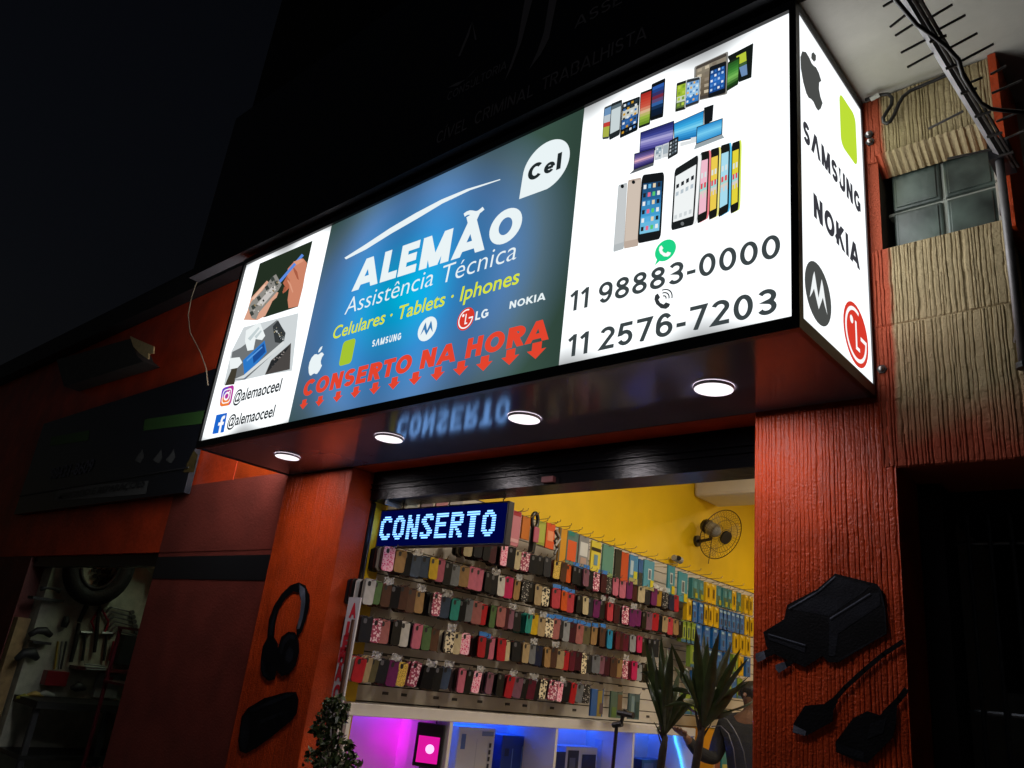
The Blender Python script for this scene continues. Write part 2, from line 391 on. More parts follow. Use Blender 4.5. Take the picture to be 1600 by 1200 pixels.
# neighbouring entrance at the right: dark gated recess
ent = thing('gated_entrance', (3.6, .8, .12), 'dark recessed entrance with a thin barred metal gate right of the orange pillar', 'entrance')
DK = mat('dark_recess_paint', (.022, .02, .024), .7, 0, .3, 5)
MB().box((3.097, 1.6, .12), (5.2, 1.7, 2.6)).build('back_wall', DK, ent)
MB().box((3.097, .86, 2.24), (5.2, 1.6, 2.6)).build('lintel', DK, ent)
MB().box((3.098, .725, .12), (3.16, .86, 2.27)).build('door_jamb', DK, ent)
BAR = mat('gate_steel', (.10, .11, .13), .3, .6, .2, 30)
for x in (3.20, 3.255, 3.31, 3.365, 3.42, 3.475, 3.53, 3.585, 3.64):
    MB().ring([(x, .82, .15), (x, .82, 2.2)], .006, 6).build('gate_bar', BAR, ent)
for z in (.3, 1.66, 2.12): MB().ring([(3.16, .835, z), (3.70, .835, z)], .006, 6).build('gate_rail', BAR, ent)
MB().box((3.24, .90, .12), (3.36, .93, 1.72)).build('door_panel', mat('grey_door', (.08, .085, .08), .6, 0, .3, 10), ent)
MB().box((3.36, .93, .12), (3.50, .96, 1.82)).build('door_panel', MATS['grey_door'], ent)
# dark recess above with ribbed red wall
rc = thing('red_side_building', (4.2, 1.2, 2.3), 'dark red ribbed building wall set back behind the aerial mast', 'building')
ribbed(3.52, 5.2, 3.16, 3.56, 1.0, .02, .05, 160, 30, .5, 12).build('wall', mat('dark_red_paint', (.10, .012, .014), .5, 0, .2, 12), rc)
MB().box((3.50, 1.02, 3.16), (5.2, 1.2, 3.565)).build('wall_core', MATS['dark_red_paint'], rc)
MB().box((3.47, 1.03, 2.60), (5.2, 1.08, 3.155)).build('window', mat('dark_window_glass', (.02, .025, .03), .1, 0, .3, 6), rc)
MB().box((3.432, .80, 2.60), (3.47, 1.05, 3.565)).build('corner_post', mat('dirty_white_trim', (.30, .27, .24), .7, 0, .3, 20), rc)
MB().box((3.4305, F-.012, 2.95), (3.452, .80, 3.566)).build('edge_strip', ORANGE, rc)

# =================================================================== THE LIGHT BOX
BOXW = 3.0325; Z0, Z1 = 2.53, 3.53; SX = 3.0494; SY0, SY1 = .0131, .5222
sign = thing('shop_sign', (1.5, .27, SOF), 'long backlit sign with phone pictures, blue name panel and telephone numbers', 'sign')
FRM = mat('black_sign_frame', (.020, .018, .018), .38, .0, .2, 40, .05, 150)
mb = MB()
mb.box((-.022, -.012, SOF), (SX+.004, .010, Z0)); mb.box((-.022, -.012, Z1), (SX+.004, .010, 3.562))
mb.box((-.022, -.012, Z0), (0, .010, Z1)); mb.box((BOXW, -.012, Z0), (SX+.004, SY0, Z1))
mb.box((SX-.012, .010, SOF), (SX+.004, .536, Z0)); mb.box((SX-.012, .010, Z1), (SX+.004, .536, 3.562)); mb.box((SX-.012, SY1, Z0), (SX+.004, .536, Z1))
mb.box((-.022, .010, SOF), (-.006, .536, Z0)); mb.box((-.022, .010, Z1), (-.006, .536, 3.562)); mb.box((-.022, SY1, Z0), (-.006, .536, Z1))
mb.box((-.006, .010, 3.545), (SX-.012, .536, 3.561)); mb.box((-.006, .526, SOF+.02), (SX-.012, .535, 3.545))
mb.build('frame', FRM, sign)
SFM = mat('gloss_plum_panel', (.13, .115, .15), .11, 0, .2, 2.2, .03, 5, .38)
mb = MB().box((-.006, .010, SOF+.004), (2.24, .536, SOF+.019)); mb.box((2.2402, .010, SOF+.004), (SX-.012, .536, SOF+.019))
mb.build('soffit_panel', SFM, sign)
ES = 3.8
def panel_mat(name, blue, strength):
    """acrylic sheet lit by tubes behind it; the name panel is a printed blue glow"""
    m = bpy.data.materials.new(name); m.use_nodes = True; n = m.node_tree.nodes; l = m.node_tree.links
    n.remove(n['Principled BSDF']); e = n.new('ShaderNodeEmission'); l.new(e.outputs[0], n['Material Output'].inputs[0])
    tc = n.new('ShaderNodeTexCoord'); sp = n.new('ShaderNodeSeparateXYZ'); l.new(tc.outputs['Object'], sp.inputs[0])
    # tubes stand upright every 0.25 m
    w = n.new('ShaderNodeTexWave'); w.wave_type = 'BANDS'; w.bands_direction = 'X'; w.inputs['Scale'].default_value = .66; w.inputs['Phase Offset'].default_value = 1.2; w.inputs['Distortion'].default_value = .5; w.inputs['Detail'].default_value = 1
    l.new(tc.outputs['Object'], w.inputs[0])
    r = n.new('ShaderNodeMapRange'); r.inputs[3].default_value = 0.40 if not blue else .88; r.inputs[4].default_value = 1.0 if not blue else 1.28; l.new(w.outputs['Fac'], r.inputs[0])
    mu = n.new('ShaderNodeMath'); mu.operation = 'MULTIPLY'; mu.inputs[1].default_value = strength; l.new(r.outputs[0], mu.inputs[0]); l.new(mu.outputs[0], e.inputs[1])
    def edge(out, lo, hi, rng):
        a_ = n.new('ShaderNodeMapRange'); a_.interpolation_type = 'SMOOTHSTEP'; a_.inputs[1].default_value = lo; a_.inputs[2].default_value = lo+rng; l.new(out, a_.inputs[0])
        b_ = n.new('ShaderNodeMapRange'); b_.interpolation_type = 'SMOOTHSTEP'; b_.inputs[1].default_value = hi; b_.inputs[2].default_value = hi-rng; l.new(out, b_.inputs[0])
        m_ = n.new('ShaderNodeMath'); m_.operation = 'MULTIPLY'; l.new(a_.outputs[0], m_.inputs[0]); l.new(b_.outputs[0], m_.inputs[1]); return m_.outputs[0]
    if not blue:
        # the tubes stop short of the sheet's top, bottom and ends
        ez = edge(sp.outputs[2], Z0-.03, Z1+.03, .16); ex = edge(sp.outputs[0], -.3, 9, .2); mm = n.new('ShaderNodeMath'); mm.operation = 'MULTIPLY'; l.new(ez, mm.inputs[0]); l.new(ex, mm.inputs[1])
        rr_ = n.new('ShaderNodeMapRange'); rr_.inputs[3].default_value = .20; rr_.inputs[4].default_value = 1; l.new(mm.outputs[0], rr_.inputs[0])
        m2 = n.new('ShaderNodeMath'); m2.operation = 'MULTIPLY'; l.new(mu.outputs[0], m2.inputs[0]); l.new(rr_.outputs[0], m2.inputs[1]); l.new(m2.outputs[0], e.inputs[1])
    if not blue: e.inputs[0].default_value = (.95, .985, 1.0, 1)
    else:
        mp = n.new('ShaderNodeMapping'); mp.vector_type = 'TEXTURE'; mp.inputs['Location'].default_value = (1.40, 0, 3.0); mp.inputs['Scale'].default_value = (.92, 1, .74)
        l.new(tc.outputs['Object'], mp.inputs[0])
        gr = n.new('ShaderNodeTexGradient'); gr.gradient_type = 'SPHERICAL'; l.new(mp.outputs[0], gr.inputs[0])
        cr = n.new('ShaderNodeValToRGB'); l.new(gr.outputs['Fac'], cr.inputs[0]); el = cr.color_ramp.elements
        el[0].position = 0; el[0].color = (*lin('#32483e'), 1); el[1].position = 1; el[1].color = (*lin('#00b4dc'), 1)
        for p, c in ((.18, '#4a6270'), (.36, '#4a74a4'), (.62, '#2f80bd'), (.84, '#0c9ccf')):
            q = el.new(p); q.color = (*lin(c), 1)
        l.new(cr.outputs[0], e.inputs[0])
    return m
WP = panel_mat('backlit_white_acrylic', False, ES); BP = panel_mat('backlit_blue_print', True, 1.0)
M0, M1 = .7685, 2.2757
def quadF(x0, x1, y=0.0): return MB().add([(x0, y, Z0), (x1, y, Z0), (x1, y, Z1), (x0, y, Z1)], [(0, 1, 2, 3)])
fp = quadF(0, M0).build('front_panel', WP, sign); quadF(M1, BOXW).build('front_panel', WP, sign); bpn = quadF(M0, M1).build('name_panel', BP, sign)
MB().add([(SX, SY0, Z0), (SX, SY1, Z0), (SX, SY1, Z1), (SX, SY0, Z1)], [(0, 1, 2, 3)]).build('side_panel', WP, sign)
MB().add([(-.010, SY0, Z0), (-.010, SY1, Z0), (-.010, SY1, Z1), (-.010, SY0, Z1)], [(0, 1, 2, 3)]).build('side_panel', panel_mat('boosted_end_acrylic', False, 20.0), sign)  # unseen end panel, made extra bright as added fill on the neighbour's wall
def print_mat():
    m = bpy.data.materials.new('backlit_print'); m.use_nodes = True; n = m.node_tree.nodes; l = m.node_tree.links
    n.remove(n['Principled BSDF']); e = n.new('ShaderNodeEmission'); l.new(e.outputs[0], n['Material Output'].inputs[0])
    a = n.new('ShaderNodeAttribute'); a.attribute_name = 'tint'; l.new(a.outputs[0], e.inputs[0]); e.inputs[1].default_value = 1.0
    m.cycles.emission_sampling = 'NONE'; return m
PRINT = print_mat()
class Print:
    """flat artwork on a sheet: polygons given in a sheet's own two axes, stacked a fraction of a millimetre apart"""
    def __init__(s, m2w, step): s.m = m2w; s.mb = MB(); s.k = 0; s.step = step; s.mb.keep = True
    def poly(s, pts, col):
        s.k += 1; s.mb.poly([s.m(a, b, .0012+s.k*s.step) for a, b in pts], col); return s
    def polys(s, lst, col):
        s.k += 1
        for pts in lst: s.mb.poly([s.m(a, b, .0012+s.k*s.step) for a, b in pts], col)
        return s
    def text(s, body, x0, x1, zb, cap, col, bold=0, shear=0, spacing=1, slope=0):
        s.k += 1; vs, fs, w = textmesh(body, bold, shear, spacing); sx = (x1-x0)/w
        s.mb.add([s.m(x0+a*sx, zb+b*cap+slope*a*sx, .0012+s.k*s.step) for a, b in vs], fs, col); return s
    def build(s, name, parent, m=None):
        return s.mb.build(name, m or PRINT, parent)
fm = lambda x, z, d: (x, -d, z)
def FP(u, v): p = on('y', 0, u, v); return (p.x, p.z)
def fprint(): return Print(fm, .00012)
def ftext(body, u0, v0, u1, v1, ut, vt, col, name='lettering', **k):
    a = FP(u0, v0); b = FP(u1, v1); t = FP(ut, vt); W_ = textmesh(body, **k)[2]; sx = (b[0]-a[0])/W_; i = 0
    for wd in body.split(' '):
        off = textmesh(body[:i]+'n', **k)[2]-textmesh('n', **k)[2] if i else 0; i += len(wd)+1
        P = fprint(); P.text(wd, a[0]+off*sx, a[0]+(off+textmesh(wd, **k)[2])*sx, a[1]+(b[1]-a[1])*(off+textmesh(wd, **k)[2]/2)/W_, t[1]-a[1], col, **k); P.build(name, sign)
def fcaps(body, u0, v0, u1, v1, ut, vt, col, w=.2, gap=.16, shear=0):
    a = FP(u0, v0); b = FP(u1, v1); t = FP(ut, vt); cap = t[1]-a[1]; ws, tot = stroke_words(body, w, gap); sx = (b[0]-a[0])/tot
    for wd in ws:
        if not wd: continue
        P = fprint(); P.polys([[(a[0]+x*sx+shear*y*cap, a[1]+(b[1]-a[1])*x/tot*1.0+y*cap) for x, y in f] for f in wd], col); P.build('lettering', sign)
def bil(q, a, b):   # a across 0..1, b down 0..1 in quad TL,TR,BR,BL
    (x0, y0), (x1, y1), (x2, y2), (x3, y3) = q
    return ((x0*(1-a)+x1*a)*(1-b)+(x3*(1-a)+x2*a)*b, (y0*(1-a)+y1*a)*(1-b)+(y3*(1-a)+y2*a)*b)
def rect01(a0, b0, a1, b1): return [(a0, b0), (a1, b0), (a1, b1), (a0, b1)]
def device(P, cv, q, body, bands, inset=(.06, .12), round_=.1, icons=None, rim=None):
    def put(pts, col): P.poly([FP(*cv(*bil(q, a, b))) for a, b in pts], col)
    rr = [(.5+x, .5+y*1) for x, y in rrect(1, 1, round_)]
    if rim: put(rr, rim); rr = [(.5+x*.9, .5+y*.96) for x, y in rrect(1, 1, round_)]
    put(rr, body); ia, ib = inset
    for (b0, b1, col) in bands: put(rect01(ia, ib+(1-2*ib)*b0, 1-ia, ib+(1-2*ib)*b1), col)
    if icons:
        nx, ny, cols = icons
        for i in range(nx):
            for j in range(ny):
                a = ia+(1-2*ia)*(i+.22)/nx; b = ib+(1-2*ib)*(j+.2)/ny
                put(rect01(a, b, a+(1-2*ia)*.56/nx, b+(1-2*ib)*.5/ny), cols[(i*7+j*3) % len(cols)])
def fade(*cs, n=9):
    o = []
    L = [[int(c[i:i+2], 16) for i in (1, 3, 5)] for c in cs]
    for k in range(n):
        t = k/(n-1)*(len(L)-1); i = min(int(t), len(L)-2); f = t-i
        o.append((k/n, (k+1)/n, '#%02x%02x%02x' % tuple(int(L[i][j]*(1-f)+L[i+1][j]*f) for j in range(3))))
    return o
c3 = lambda x, y: (900+x/3.3333, 60+y/3.3333)
def picture(name='product_picture'): return fprint()
P = picture()   # cluster of smartphones
device(P, c3, [(395,240),(467,207),(455,410),(388,432)], '#101418', fade('#2c5cac','#1c3470','#802838','#3868ac','#0c2038','#101c30'), (.08,.1), .05)
device(P, c3, [(338,285),(398,262),(388,450),(328,472)], '#1a1e1a', fade('#a82c24','#c04030','#c85844','#d8b490','#98b444','#6c9028',n=11), (.06,.06), .06)
device(P, c3, [(185,345),(245,320),(232,505),(175,535)], '#22282a', [(0,.12,'#5a6a70'),(.12,.9,'#c8d4d6')], (.08,.08), .1)
device(P, c3, [(150,364),(192,345),(176,525),(140,530)], '#3a4244', [(0,.25,'#6a90b8'),(.25,.5,'#b8c4cc'),(.5,.65,'#c03c34'),(.65,1,'#a8b048')], (.08,.06), .12)
device(P, c3, [(245,340),(338,305),(325,482),(232,525)], '#14181a', [(0,.22,'#202a30'),(.22,.5,'#c8ccc4'),(.5,.8,'#2c5c98'),(.8,1,'#0c141c')], (.06,.05), .06, (4,7,['#dfe6ea','#2a3640','#c8962c','#3c70b0']))
P.build('product_picture', sign)
P = picture()   # tablets
device(P, c3, [(790,95),(925,25),(915,205),(850,230)], '#141a18', [(0,.4,'#b6c83c'),(.4,.55,'#3c5c34'),(.55,1,'#6c8cb4')], (.3,.14), .03)
device(P, c3, [(618,150),(795,68),(790,292),(610,332)], '#48423c', fade('#8c8474','#786c5a','#5c5244'), (.06,.1), .05, (4,5,['#a89c88','#8c8070','#7c7264','#c8bca4']), '#8c8a84')
device(P, c3, [(795,130),(857,98),(850,245),(788,282)], '#1c2c18', fade('#285c24','#3c8434','#7cbc5c','#1c4018'), (.05,.08), .08)
device(P, c3, [(530,240),(585,222),(577,375),(522,390)], '#20241e', [(0,.5,'#9cba34'),(.5,.75,'#c8d4c0'),(.75,1,'#58703a')], (.08,.1), .05, (2,4,['#b4cc4c','#7c9c34']))
device(P, c3, [(580,222),(656,205),(650,345),(572,374)], '#303438', [(0,.15,'#80a8d0'),(.15,.7,'#9ec8e8'),(.7,1,'#3478c0')], (.08,.12), .08, (4,5,['#dce8f0','#4c88c8','#e0b060','#3064a0']), '#c8cccc')
device(P, c3, [(705,160),(792,128),(788,292),(697,324)], '#14181c', fade('#183c78','#2c6cc0','#184488'), (.07,.14), .08, (4,5,['#b4d0f0','#4c88d0','#e8eef4','#2c68b4']))
P.build('product_picture', sign)
P = picture()   # computers
device(P, c3, [(668,362),(718,345),(712,430),(668,455)], '#15181a', [], (.1,.1), .02)
device(P, c3, [(510,445),(668,375),(664,512),(512,545)], '#28323a', fade('#2888c8','#38a8e0','#7cd0f0','#3c9cd8','#2078b8'), (.02,.03), .01)
P.poly([FP(*c3(*t)) for t in ((545,545),(600,532),(600,520),(640,512),(640,540),(545,566))], '#dfe3e4')
device(P, c3, [(338,492),(514,430),(508,566),(332,602)], '#15161e', fade('#282c68','#3c4490','#a8a4d4','#6c68b0','#2c2c74'), (.02,.03), .01)
device(P, c3, [(632,465),(768,418),(765,505),(628,557)], '#24303a', fade('#3090d0','#78ccf0','#3c98d4'), (.03,.05), .02)
P.poly([FP(*c3(*t)) for t in ((628,557),(765,505),(777,522),(618,584))], '#9aa4a8')
device(P, c3, [(308,605),(416,575),(411,652),(304,692)], '#20202a', fade('#3c3870','#6c5c98','#e0b0c0','#5c5090','#2c2860'), (.03,.05), .02)
P.poly([FP(*c3(*t)) for t in ((304,692),(411,652),(409,668),(282,714))], '#5c6064')
device(P, c3, [(420,570),(456,560),(452,632),(415,642)], '#c4ccd0', [(0,.6,'#9cb0bc')], (.1,.1), .05, (2,3,['#e4eaec','#7c909c']))
device(P, c3, [(458,560),(491,548),(487,622),(455,630)], '#d0d4d6', [(0,.8,'#a8b4bc')], (.1,.1), .05)
device(P, c3, [(492,540),(541,516),(537,607),(484,638)], '#181a1c', [(0,1,'#30363a')], (.08,.1), .08, (3,4,['#c8d0d4','#58646c','#90a0aa']))
P.build('product_picture', sign)
P = picture()   # silver, gold and black phones
device(P, c3, [(222,765),(268,752),(250,1097),(195,1114)], '#b4babc', [(.0,.92,'#c6cacb')], (.05,.03), .06)
device(P, c3, [(272,740),(342,725),(326,1082),(250,1097)], '#bcaa9c', [(.0,.92,'#cfc0b2')], (.05,.03), .06)
for cx, cy in ((243, 772), (301, 750)): P.poly([FP(*c3(x, y)) for x, y in ell(cx, cy, 9, 10, 14)], '#15181a')
device(P, c3, [(345,713),(463,697),(443,1046),(321,1071)], '#16191b', fade('#1c4468','#2c6ea4','#48a4d8','#7cc4e4'), (.08,.13), .1, (4,6,['#e8ecec','#5cb0e0','#e4d4b0','#20242a','#e46c8c','#58c870']))
P.build('product_picture', sign)
P = picture()   # coloured phones fanned out
for q, rim, sc in (([(812,548),(856,531),(848,893),(804,917)], '#d8e860', '#e4d43c'), ([(755,562),(806,546),(798,903),(742,937)], '#5cc4ee', '#a8dcee'),
                   ([(704,585),(752,569),(739,930),(695,952)], '#f0e884', '#eccc50'), ([(654,602),(702,589),(689,944),(636,973)], '#f08088', '#f0bccc')):
    device(P, c3, [(x+9, y-3) for x, y in q], rim, [], (.1,.1), .13)
    device(P, c3, q, '#181a18', [(0,.45,sc),(.45,.58,'#a8d8d4'),(.58,.72,'#d8d0c8'),(.72,1,sc)], (.14,.12), .12, (2,5,[sc,'#30343a',sc,'#d8e4e4',sc,sc,'#e04858']))
device(P, c3, [(530,686),(665,602),(638,972),(510,1005)], '#b8bec0', [], (.1,.1), .09)
device(P, c3, [(528,687),(662,604),(635,973),(508,1006)], '#f6f8f8', [], (.1,.1), .09)
device(P, c3, [(522,690),(646,612),(622,978),(503,1009)], '#1c1f20', [(0,1,'#f0f4f4')], (.07,.13), .08, (4,6,['#f0f4f4','#d0d6d8','#f0f4f4','#20242a','#e4b8c0','#f0f4f4','#b8c4cc']))
P.poly([FP(*c3(x, y)) for x, y in ell(565, 975, 9, 10, 12)], '#6c7072')
P.build('product_picture', sign)
# repair photographs of the left panel
ca = lambda x, y: (340+x/8, 350+y/8); cb = lambda x, y: (300+x/3, 330+y/3)
def pp(P, cv, pts, col): P.poly([FP(*cv(*t)) for t in pts], col)
P = picture()
pp(P, ca, [(530,495),(1190,210),(1008,1035),(590,1168),(430,1160),(400,1000)], '#232f22')
pp(P, ca, [(1125,560),(1010,1040),(1000,820),(1070,790)], '#e4ecec')
pp(P, ca, [(880,560),(960,470),(1070,430),(1122,490),(1070,790),(1010,1030),(890,1055),(878,950),(900,790),(870,700)], '#cc8468')
pp(P, ca, [(870,650),(905,700),(900,800),(850,850),(820,870),(815,845),(850,790),(820,740)], '#b8694e')
pp(P, ca, [(940,520),(1000,600),(1020,700),(1000,690),(960,600)], '#a85c44')
pp(P, ca, [(760,722),(790,738),(1082,398),(1058,374)], '#5c8ce0')
pp(P, ca, [(330,1200),(380,1080),(420,930),(620,710),(642,730),(560,850),(600,900),(700,830),(765,860),(742,920),(690,965),(655,1040),(600,1150),(500,1205)], '#d8a288')
pp(P, ca, [(690,660),(735,630),(805,760),(765,830),(520,1110),(485,1195),(430,1180),(388,1050),(430,970),(570,830)], '#8c8a84')
pp(P, ca, [(620,860),(690,780),(740,820),(560,1030),(490,1010)], '#c8c4c0')
for t in ((690,690),(740,740),(620,800),(450,1040),(430,1120),(520,930)): pp(P, ca, [(t[0]-26,t[1]-10),(t[0]+10,t[1]-34),(t[0]+34,t[1]+10),(t[0]-6,t[1]+36)], '#3a403c')
rq = random.Random(3)
for k in range(26):
    t_ = rq.random(); x = 480+t_*270+rq.uniform(-45, 45); y = 1080-t_*360+rq.uniform(-45, 45); r_ = rq.uniform(6, 15)
    pp(P, ca, [(x-r_, y), (x, y-r_*1.3), (x+r_, y+2), (x+2, y+r_*1.2)], rq.choice(['#2c302c', '#b8b4ac', '#5c5c54', '#8c7c5c', '#dcd8d0']))
pp(P, ca, [(890,700),(930,760),(960,860),(948,865),(915,780),(884,716)], '#dc9c80'); pp(P, ca, [(960,480),(1060,440),(1090,470),(1000,520)], '#dc9a7c'); pp(P, ca, [(845,790),(880,800),(850,860),(825,866)], '#a65a42')
pp(P, ca, [(440,940),(600,760),(615,775),(470,950)], '#eac0a8')
P.build('repair_picture', sign)
P = picture()
pp(P, cb, [(243,545),(500,478),(470,748),(345,768),(205,800),(150,815),(185,660)], '#d0d6d8')
pp(P, cb, [(190,660),(230,640),(400,510),(440,570),(430,625),(250,790),(200,790),(178,730)], '#6e7274')
pp(P, cb, [(380,540),(405,512),(440,575),(425,620),(390,615)], '#34383a')
pp(P, cb, [(240,700),(342,606),(352,662),(248,785)], '#2c78c8')
pp(P, cb, [(285,670),(338,620),(346,660),(290,715)], '#1c4c94')
pp(P, cb, [(372,700),(466,618),(460,742),(343,768)], '#4a4644')
pp(P, cb, [(372,705),(462,628),(440,660),(352,760)], '#26282a')
pp(P, cb, [(155,818),(188,740),(214,735),(200,812)], '#403c30')
pp(P, cb, [(255,560),(320,520),(345,585),(330,605),(300,600),(290,650),(262,655),(250,610)], '#eef4f4')
pp(P, cb, [(178,690),(225,685),(238,710),(215,735),(180,742)], '#eef4f4')
for k in range(30):
    t_ = rq.random(); x = 392+t_*36+rq.uniform(-8, 8); y = 552+t_*48+rq.uniform(-10, 10); r_ = rq.uniform(1.5, 4); pp(P, cb, [(x-r_, y), (x, y-r_), (x+r_, y), (x, y+r_)], rq.choice(['#c8ccca', '#181c1c', '#7c8484', '#a89c7c']))
for k in range(14):
    x = rq.uniform(372, 440); y = 760-(x-350)*1.2+rq.uniform(-14, 14); r_ = rq.uniform(2, 5); pp(P, cb, [(x-r_, y), (x, y-r_), (x+r_, y), (x, y+r_)], rq.choice(['#6c6866', '#141618', '#8c8480']))
pp(P, cb, [(262,700),(335,636),(337,642),(264,708)], '#5c9ce0'); pp(P, cb, [(205,790),(250,786),(440,628),(436,610),(250,770)], '#d8dcdc'); pp(P, cb, [(268,600),(318,545),(324,552),(280,610)], '#c4d0d2'); pp(P, cb, [(300,590),(330,560),(334,566),(308,600)], '#c4d0d2')
P.build('repair_picture', sign)
# social media badges and names
P = fprint(); q = [(347.5,606.5),(367,601),(361,633),(343,636)]
def badge(q, col, P, r=.22): P.poly([FP(*bil(q, .5+x, .5+y)) for x, y in rrect(1, 1, r, 5)], col)
badge(q, '#b4389c', P); P.poly([FP(*bil(q, a, b)) for a, b in [(.1,.5),(.9,.75),(.8,1),(.25,1),(.02,.9)]], '#f08038'); P.poly([FP(*bil(q, a, b)) for a, b in [(.04,.06),(.55,0),(.3,.4),(.02,.5)]], '#6c48c8')
P.polys([[FP(*bil(q, a, b)) for a, b in z] for z in ring2d(.5, .5, .24, .22, .6)], '#ffffff')
o = rrect(.74, .74, .2, 5); P.polys([[FP(*bil(q, .5+x*s, .5+y*s)) for (x, y), s in ((o[i], 1), (o[(i+1) % len(o)], 1), (o[(i+1) % len(o)], .84), (o[i], .84))] for i in range(len(o))], '#ffffff')
P.poly([FP(*bil(q, a, b)) for a, b in ell(.68, .3, .05, .05, 10)], '#ffffff'); P.build('logo', sign)
P = fprint(); q = [(338.5,648.5),(355.5,645),(350,675.5),(332,678.5)]
badge(q, '#1c66cc', P, .04); P.poly([FP(*bil(q, a, b)) for a, b in [(.52,1),(.52,.6),(.36,.6),(.36,.44),(.52,.44),(.52,.32),(.56,.2),(.66,.13),(.86,.12),(.86,.28),(.76,.28),(.71,.33),(.71,.44),(.86,.44),(.83,.6),(.71,.6),(.71,1)]], '#ffffff'); P.build('logo', sign)
ftext('@alemaoceel', 364.5, 627.5, 437.5, 612.5, 365.5, 610, '#2c3032', bold=.02)
ftext('@alemaoceel', 354.5, 667, 427.5, 651.5, 355.5, 650, '#2c3032', bold=.02)
# name panel
WH = '#eaf4f6'
fcaps('ALEMÃO', 551, 455.5, 812.5, 373, 559, 409.5, WH, w=.25, gap=.11)
ftext('Assistência Técnica', 538.5, 491, 806, 406, 547, 464.5, WH, bold=-.008, shear=.06)
ftext('Celulares · Tablets · Iphones', 519.5, 530, 811, 443, 526, 509.5, '#d8e43c', bold=.012, shear=.08)
P = fprint(); top = [(538.5,403),(570,383),(610,356.5),(650,333),(690,312),(730,295.5),(782,280)]; bot = [(782,281.5),(735,297.5),(692,318),(653,341.5),(612,365),(572,390),(541,405.5)]
P.poly([FP(*t) for t in top+bot], WH); P.build('swoosh', sign)
P = fprint(); C0 = FP(853, 259.5); rx = (FP(888.5, 255)[0]-FP(817.5, 268)[0])/2; rz = rx*.98
pts = [(C0[0]+rx*math.cos(math.radians(a)), C0[1]+rz*math.sin(math.radians(a))) for a in range(-80, 186, 7)]+[FP(811.5, 311.5)]
P.poly(pts, WH); a = FP(824, 284); b = FP(876, 264); t = FP(873, 241); ws, tot = stroke_words('Cel', .22, .06); cap = t[1]-FP(875, 265)[1]; sx = (b[0]-a[0])/tot; P.polys([[(a[0]+x*sx, (a[1]+FP(875, 265)[1])/2+y*cap) for x, y in f] for f in ws[0]], '#20282a'); P.build('speech_bubble', sign)
# maker logos
APPLE = [(.5,.72),(.40,.76),(.26,.77),(.10,.68),(.02,.52),(.03,.33),(.12,.14),(.24,.02),(.34,0),(.44,.04),(.54,.05),(.64,.01),(.74,.01),(.86,.12),(.95,.27),(.86,.33),(.80,.44),(.82,.57),(.92,.66),(.82,.74),(.70,.77),(.58,.73)]
LEAF = [(.48,.80),(.50,.90),(.58,.98),(.70,1.0),(.69,.90),(.60,.81)]
def box_map(x0, x1, z0, z1): return lambda pts: [(x0+(x1-x0)*a, z0+(z1-z0)*b) for a, b in pts]
def fbox(u, v, hw, hh):  # logo box centred on a pixel, half sizes in pixels along the panel
    c = FP(u, v); w = (FP(u+hw, v-hw*.32)[0]-c[0]); h = FP(u, v-hh)[1]-c[1]
    h = FP(u+hh*.12, v-hh)[1]-c[1]; return c[0]-w, c[0]+w, c[1]-h, c[1]+h
MOTO = [(-.72,-.42),(-.42,.42),(-.30,.62),(-.14,.20),(0,-.14),(.14,.20),(.30,.62),(.42,.42),(.72,-.42),(.52,-.20),(.36,.02),(.22,-.20),(0,-.52),(-.22,-.20),(-.36,.02),(-.52,-.20)]
def logos_on(new, boxes, dark, parent, white='#ffffff'):
    P = new(); f = box_map(*boxes['fruit']); P.poly(f(APPLE), dark); P.poly(f(LEAF), dark); P.build('logo', parent)
    P = new(); f = box_map(*boxes['green']); P.poly(f([(.5+x, .5+y) for x, y in rrect(.78, 1, .16, 5)]), '#a4c432' if dark != '#4a4c4a' else '#bede38'); P.build('logo', parent)
    P = new(); x0, x1, z0, z1 = boxes['bat']; cx, cz, rx, rz = (x0+x1)/2, (z0+z1)/2, (x1-x0)/2, (z1-z0)/2
    P.poly([(cx+rx*math.cos(a*.2094), cz+rz*math.sin(a*.2094)) for a in range(30)], dark)
    P.poly([(cx+rx*a*.92, cz+rz*b) for a, b in MOTO], boxes['batcol']); P.build('logo', parent)
    P = new(); x0, x1, z0, z1 = boxes['face']; cx, cz, rx, rz = (x0+x1)/2, (z0+z1)/2, (x1-x0)/2, (z1-z0)/2; rd = '#d83a2c'
    P.poly([(cx+rx*math.cos(a*.2094), cz+rz*math.sin(a*.2094)) for a in range(30)], rd)
    arc = [math.radians(a) for a in range(70, 361, 10)]
    P.polys([[(cx+rx*k*math.cos(t), cz+rz*k*math.sin(t)) for t, k in ((arc[i], .86), (arc[i+1], .86), (arc[i+1], .74), (arc[i], .74))] for i in range(len(arc)-1)], white)
    P.poly([(cx+rx*a, cz+rz*b) for a, b in ((.36,-.06),(.86,-.06),(.86,.07),(.36,.07))], white)
    P.poly([(cx+rx*a, cz+rz*b) for a, b in ((-.06,.44),(.06,.44),(.06,-.36),(.26,-.36),(.26,-.48),(-.06,-.48))], white)
    P.poly([(cx+rx*(-.34+.13*math.cos(a*.5236)), cz+rz*(.36+.13*math.sin(a*.5236))) for a in range(12)], white); P.build('logo', parent)
logos_on(fprint, {'fruit': fbox(495, 564, 12, 21), 'green': fbox(543, 550.5, 13, 19), 'bat': fbox(668, 514, 15, 18.5), 'batcol': '#3c7cb4', 'face': fbox(728, 498.5, 13.5, 17.5)}, WH, sign)
fcaps('LG', 742.5, 501, 761.5, 496, 743, 487.5, WH, w=.2)
fcaps('SΛMSUNG', 581, 542.5, 625.5, 531, 582, 532, WH, w=.22, gap=.2)
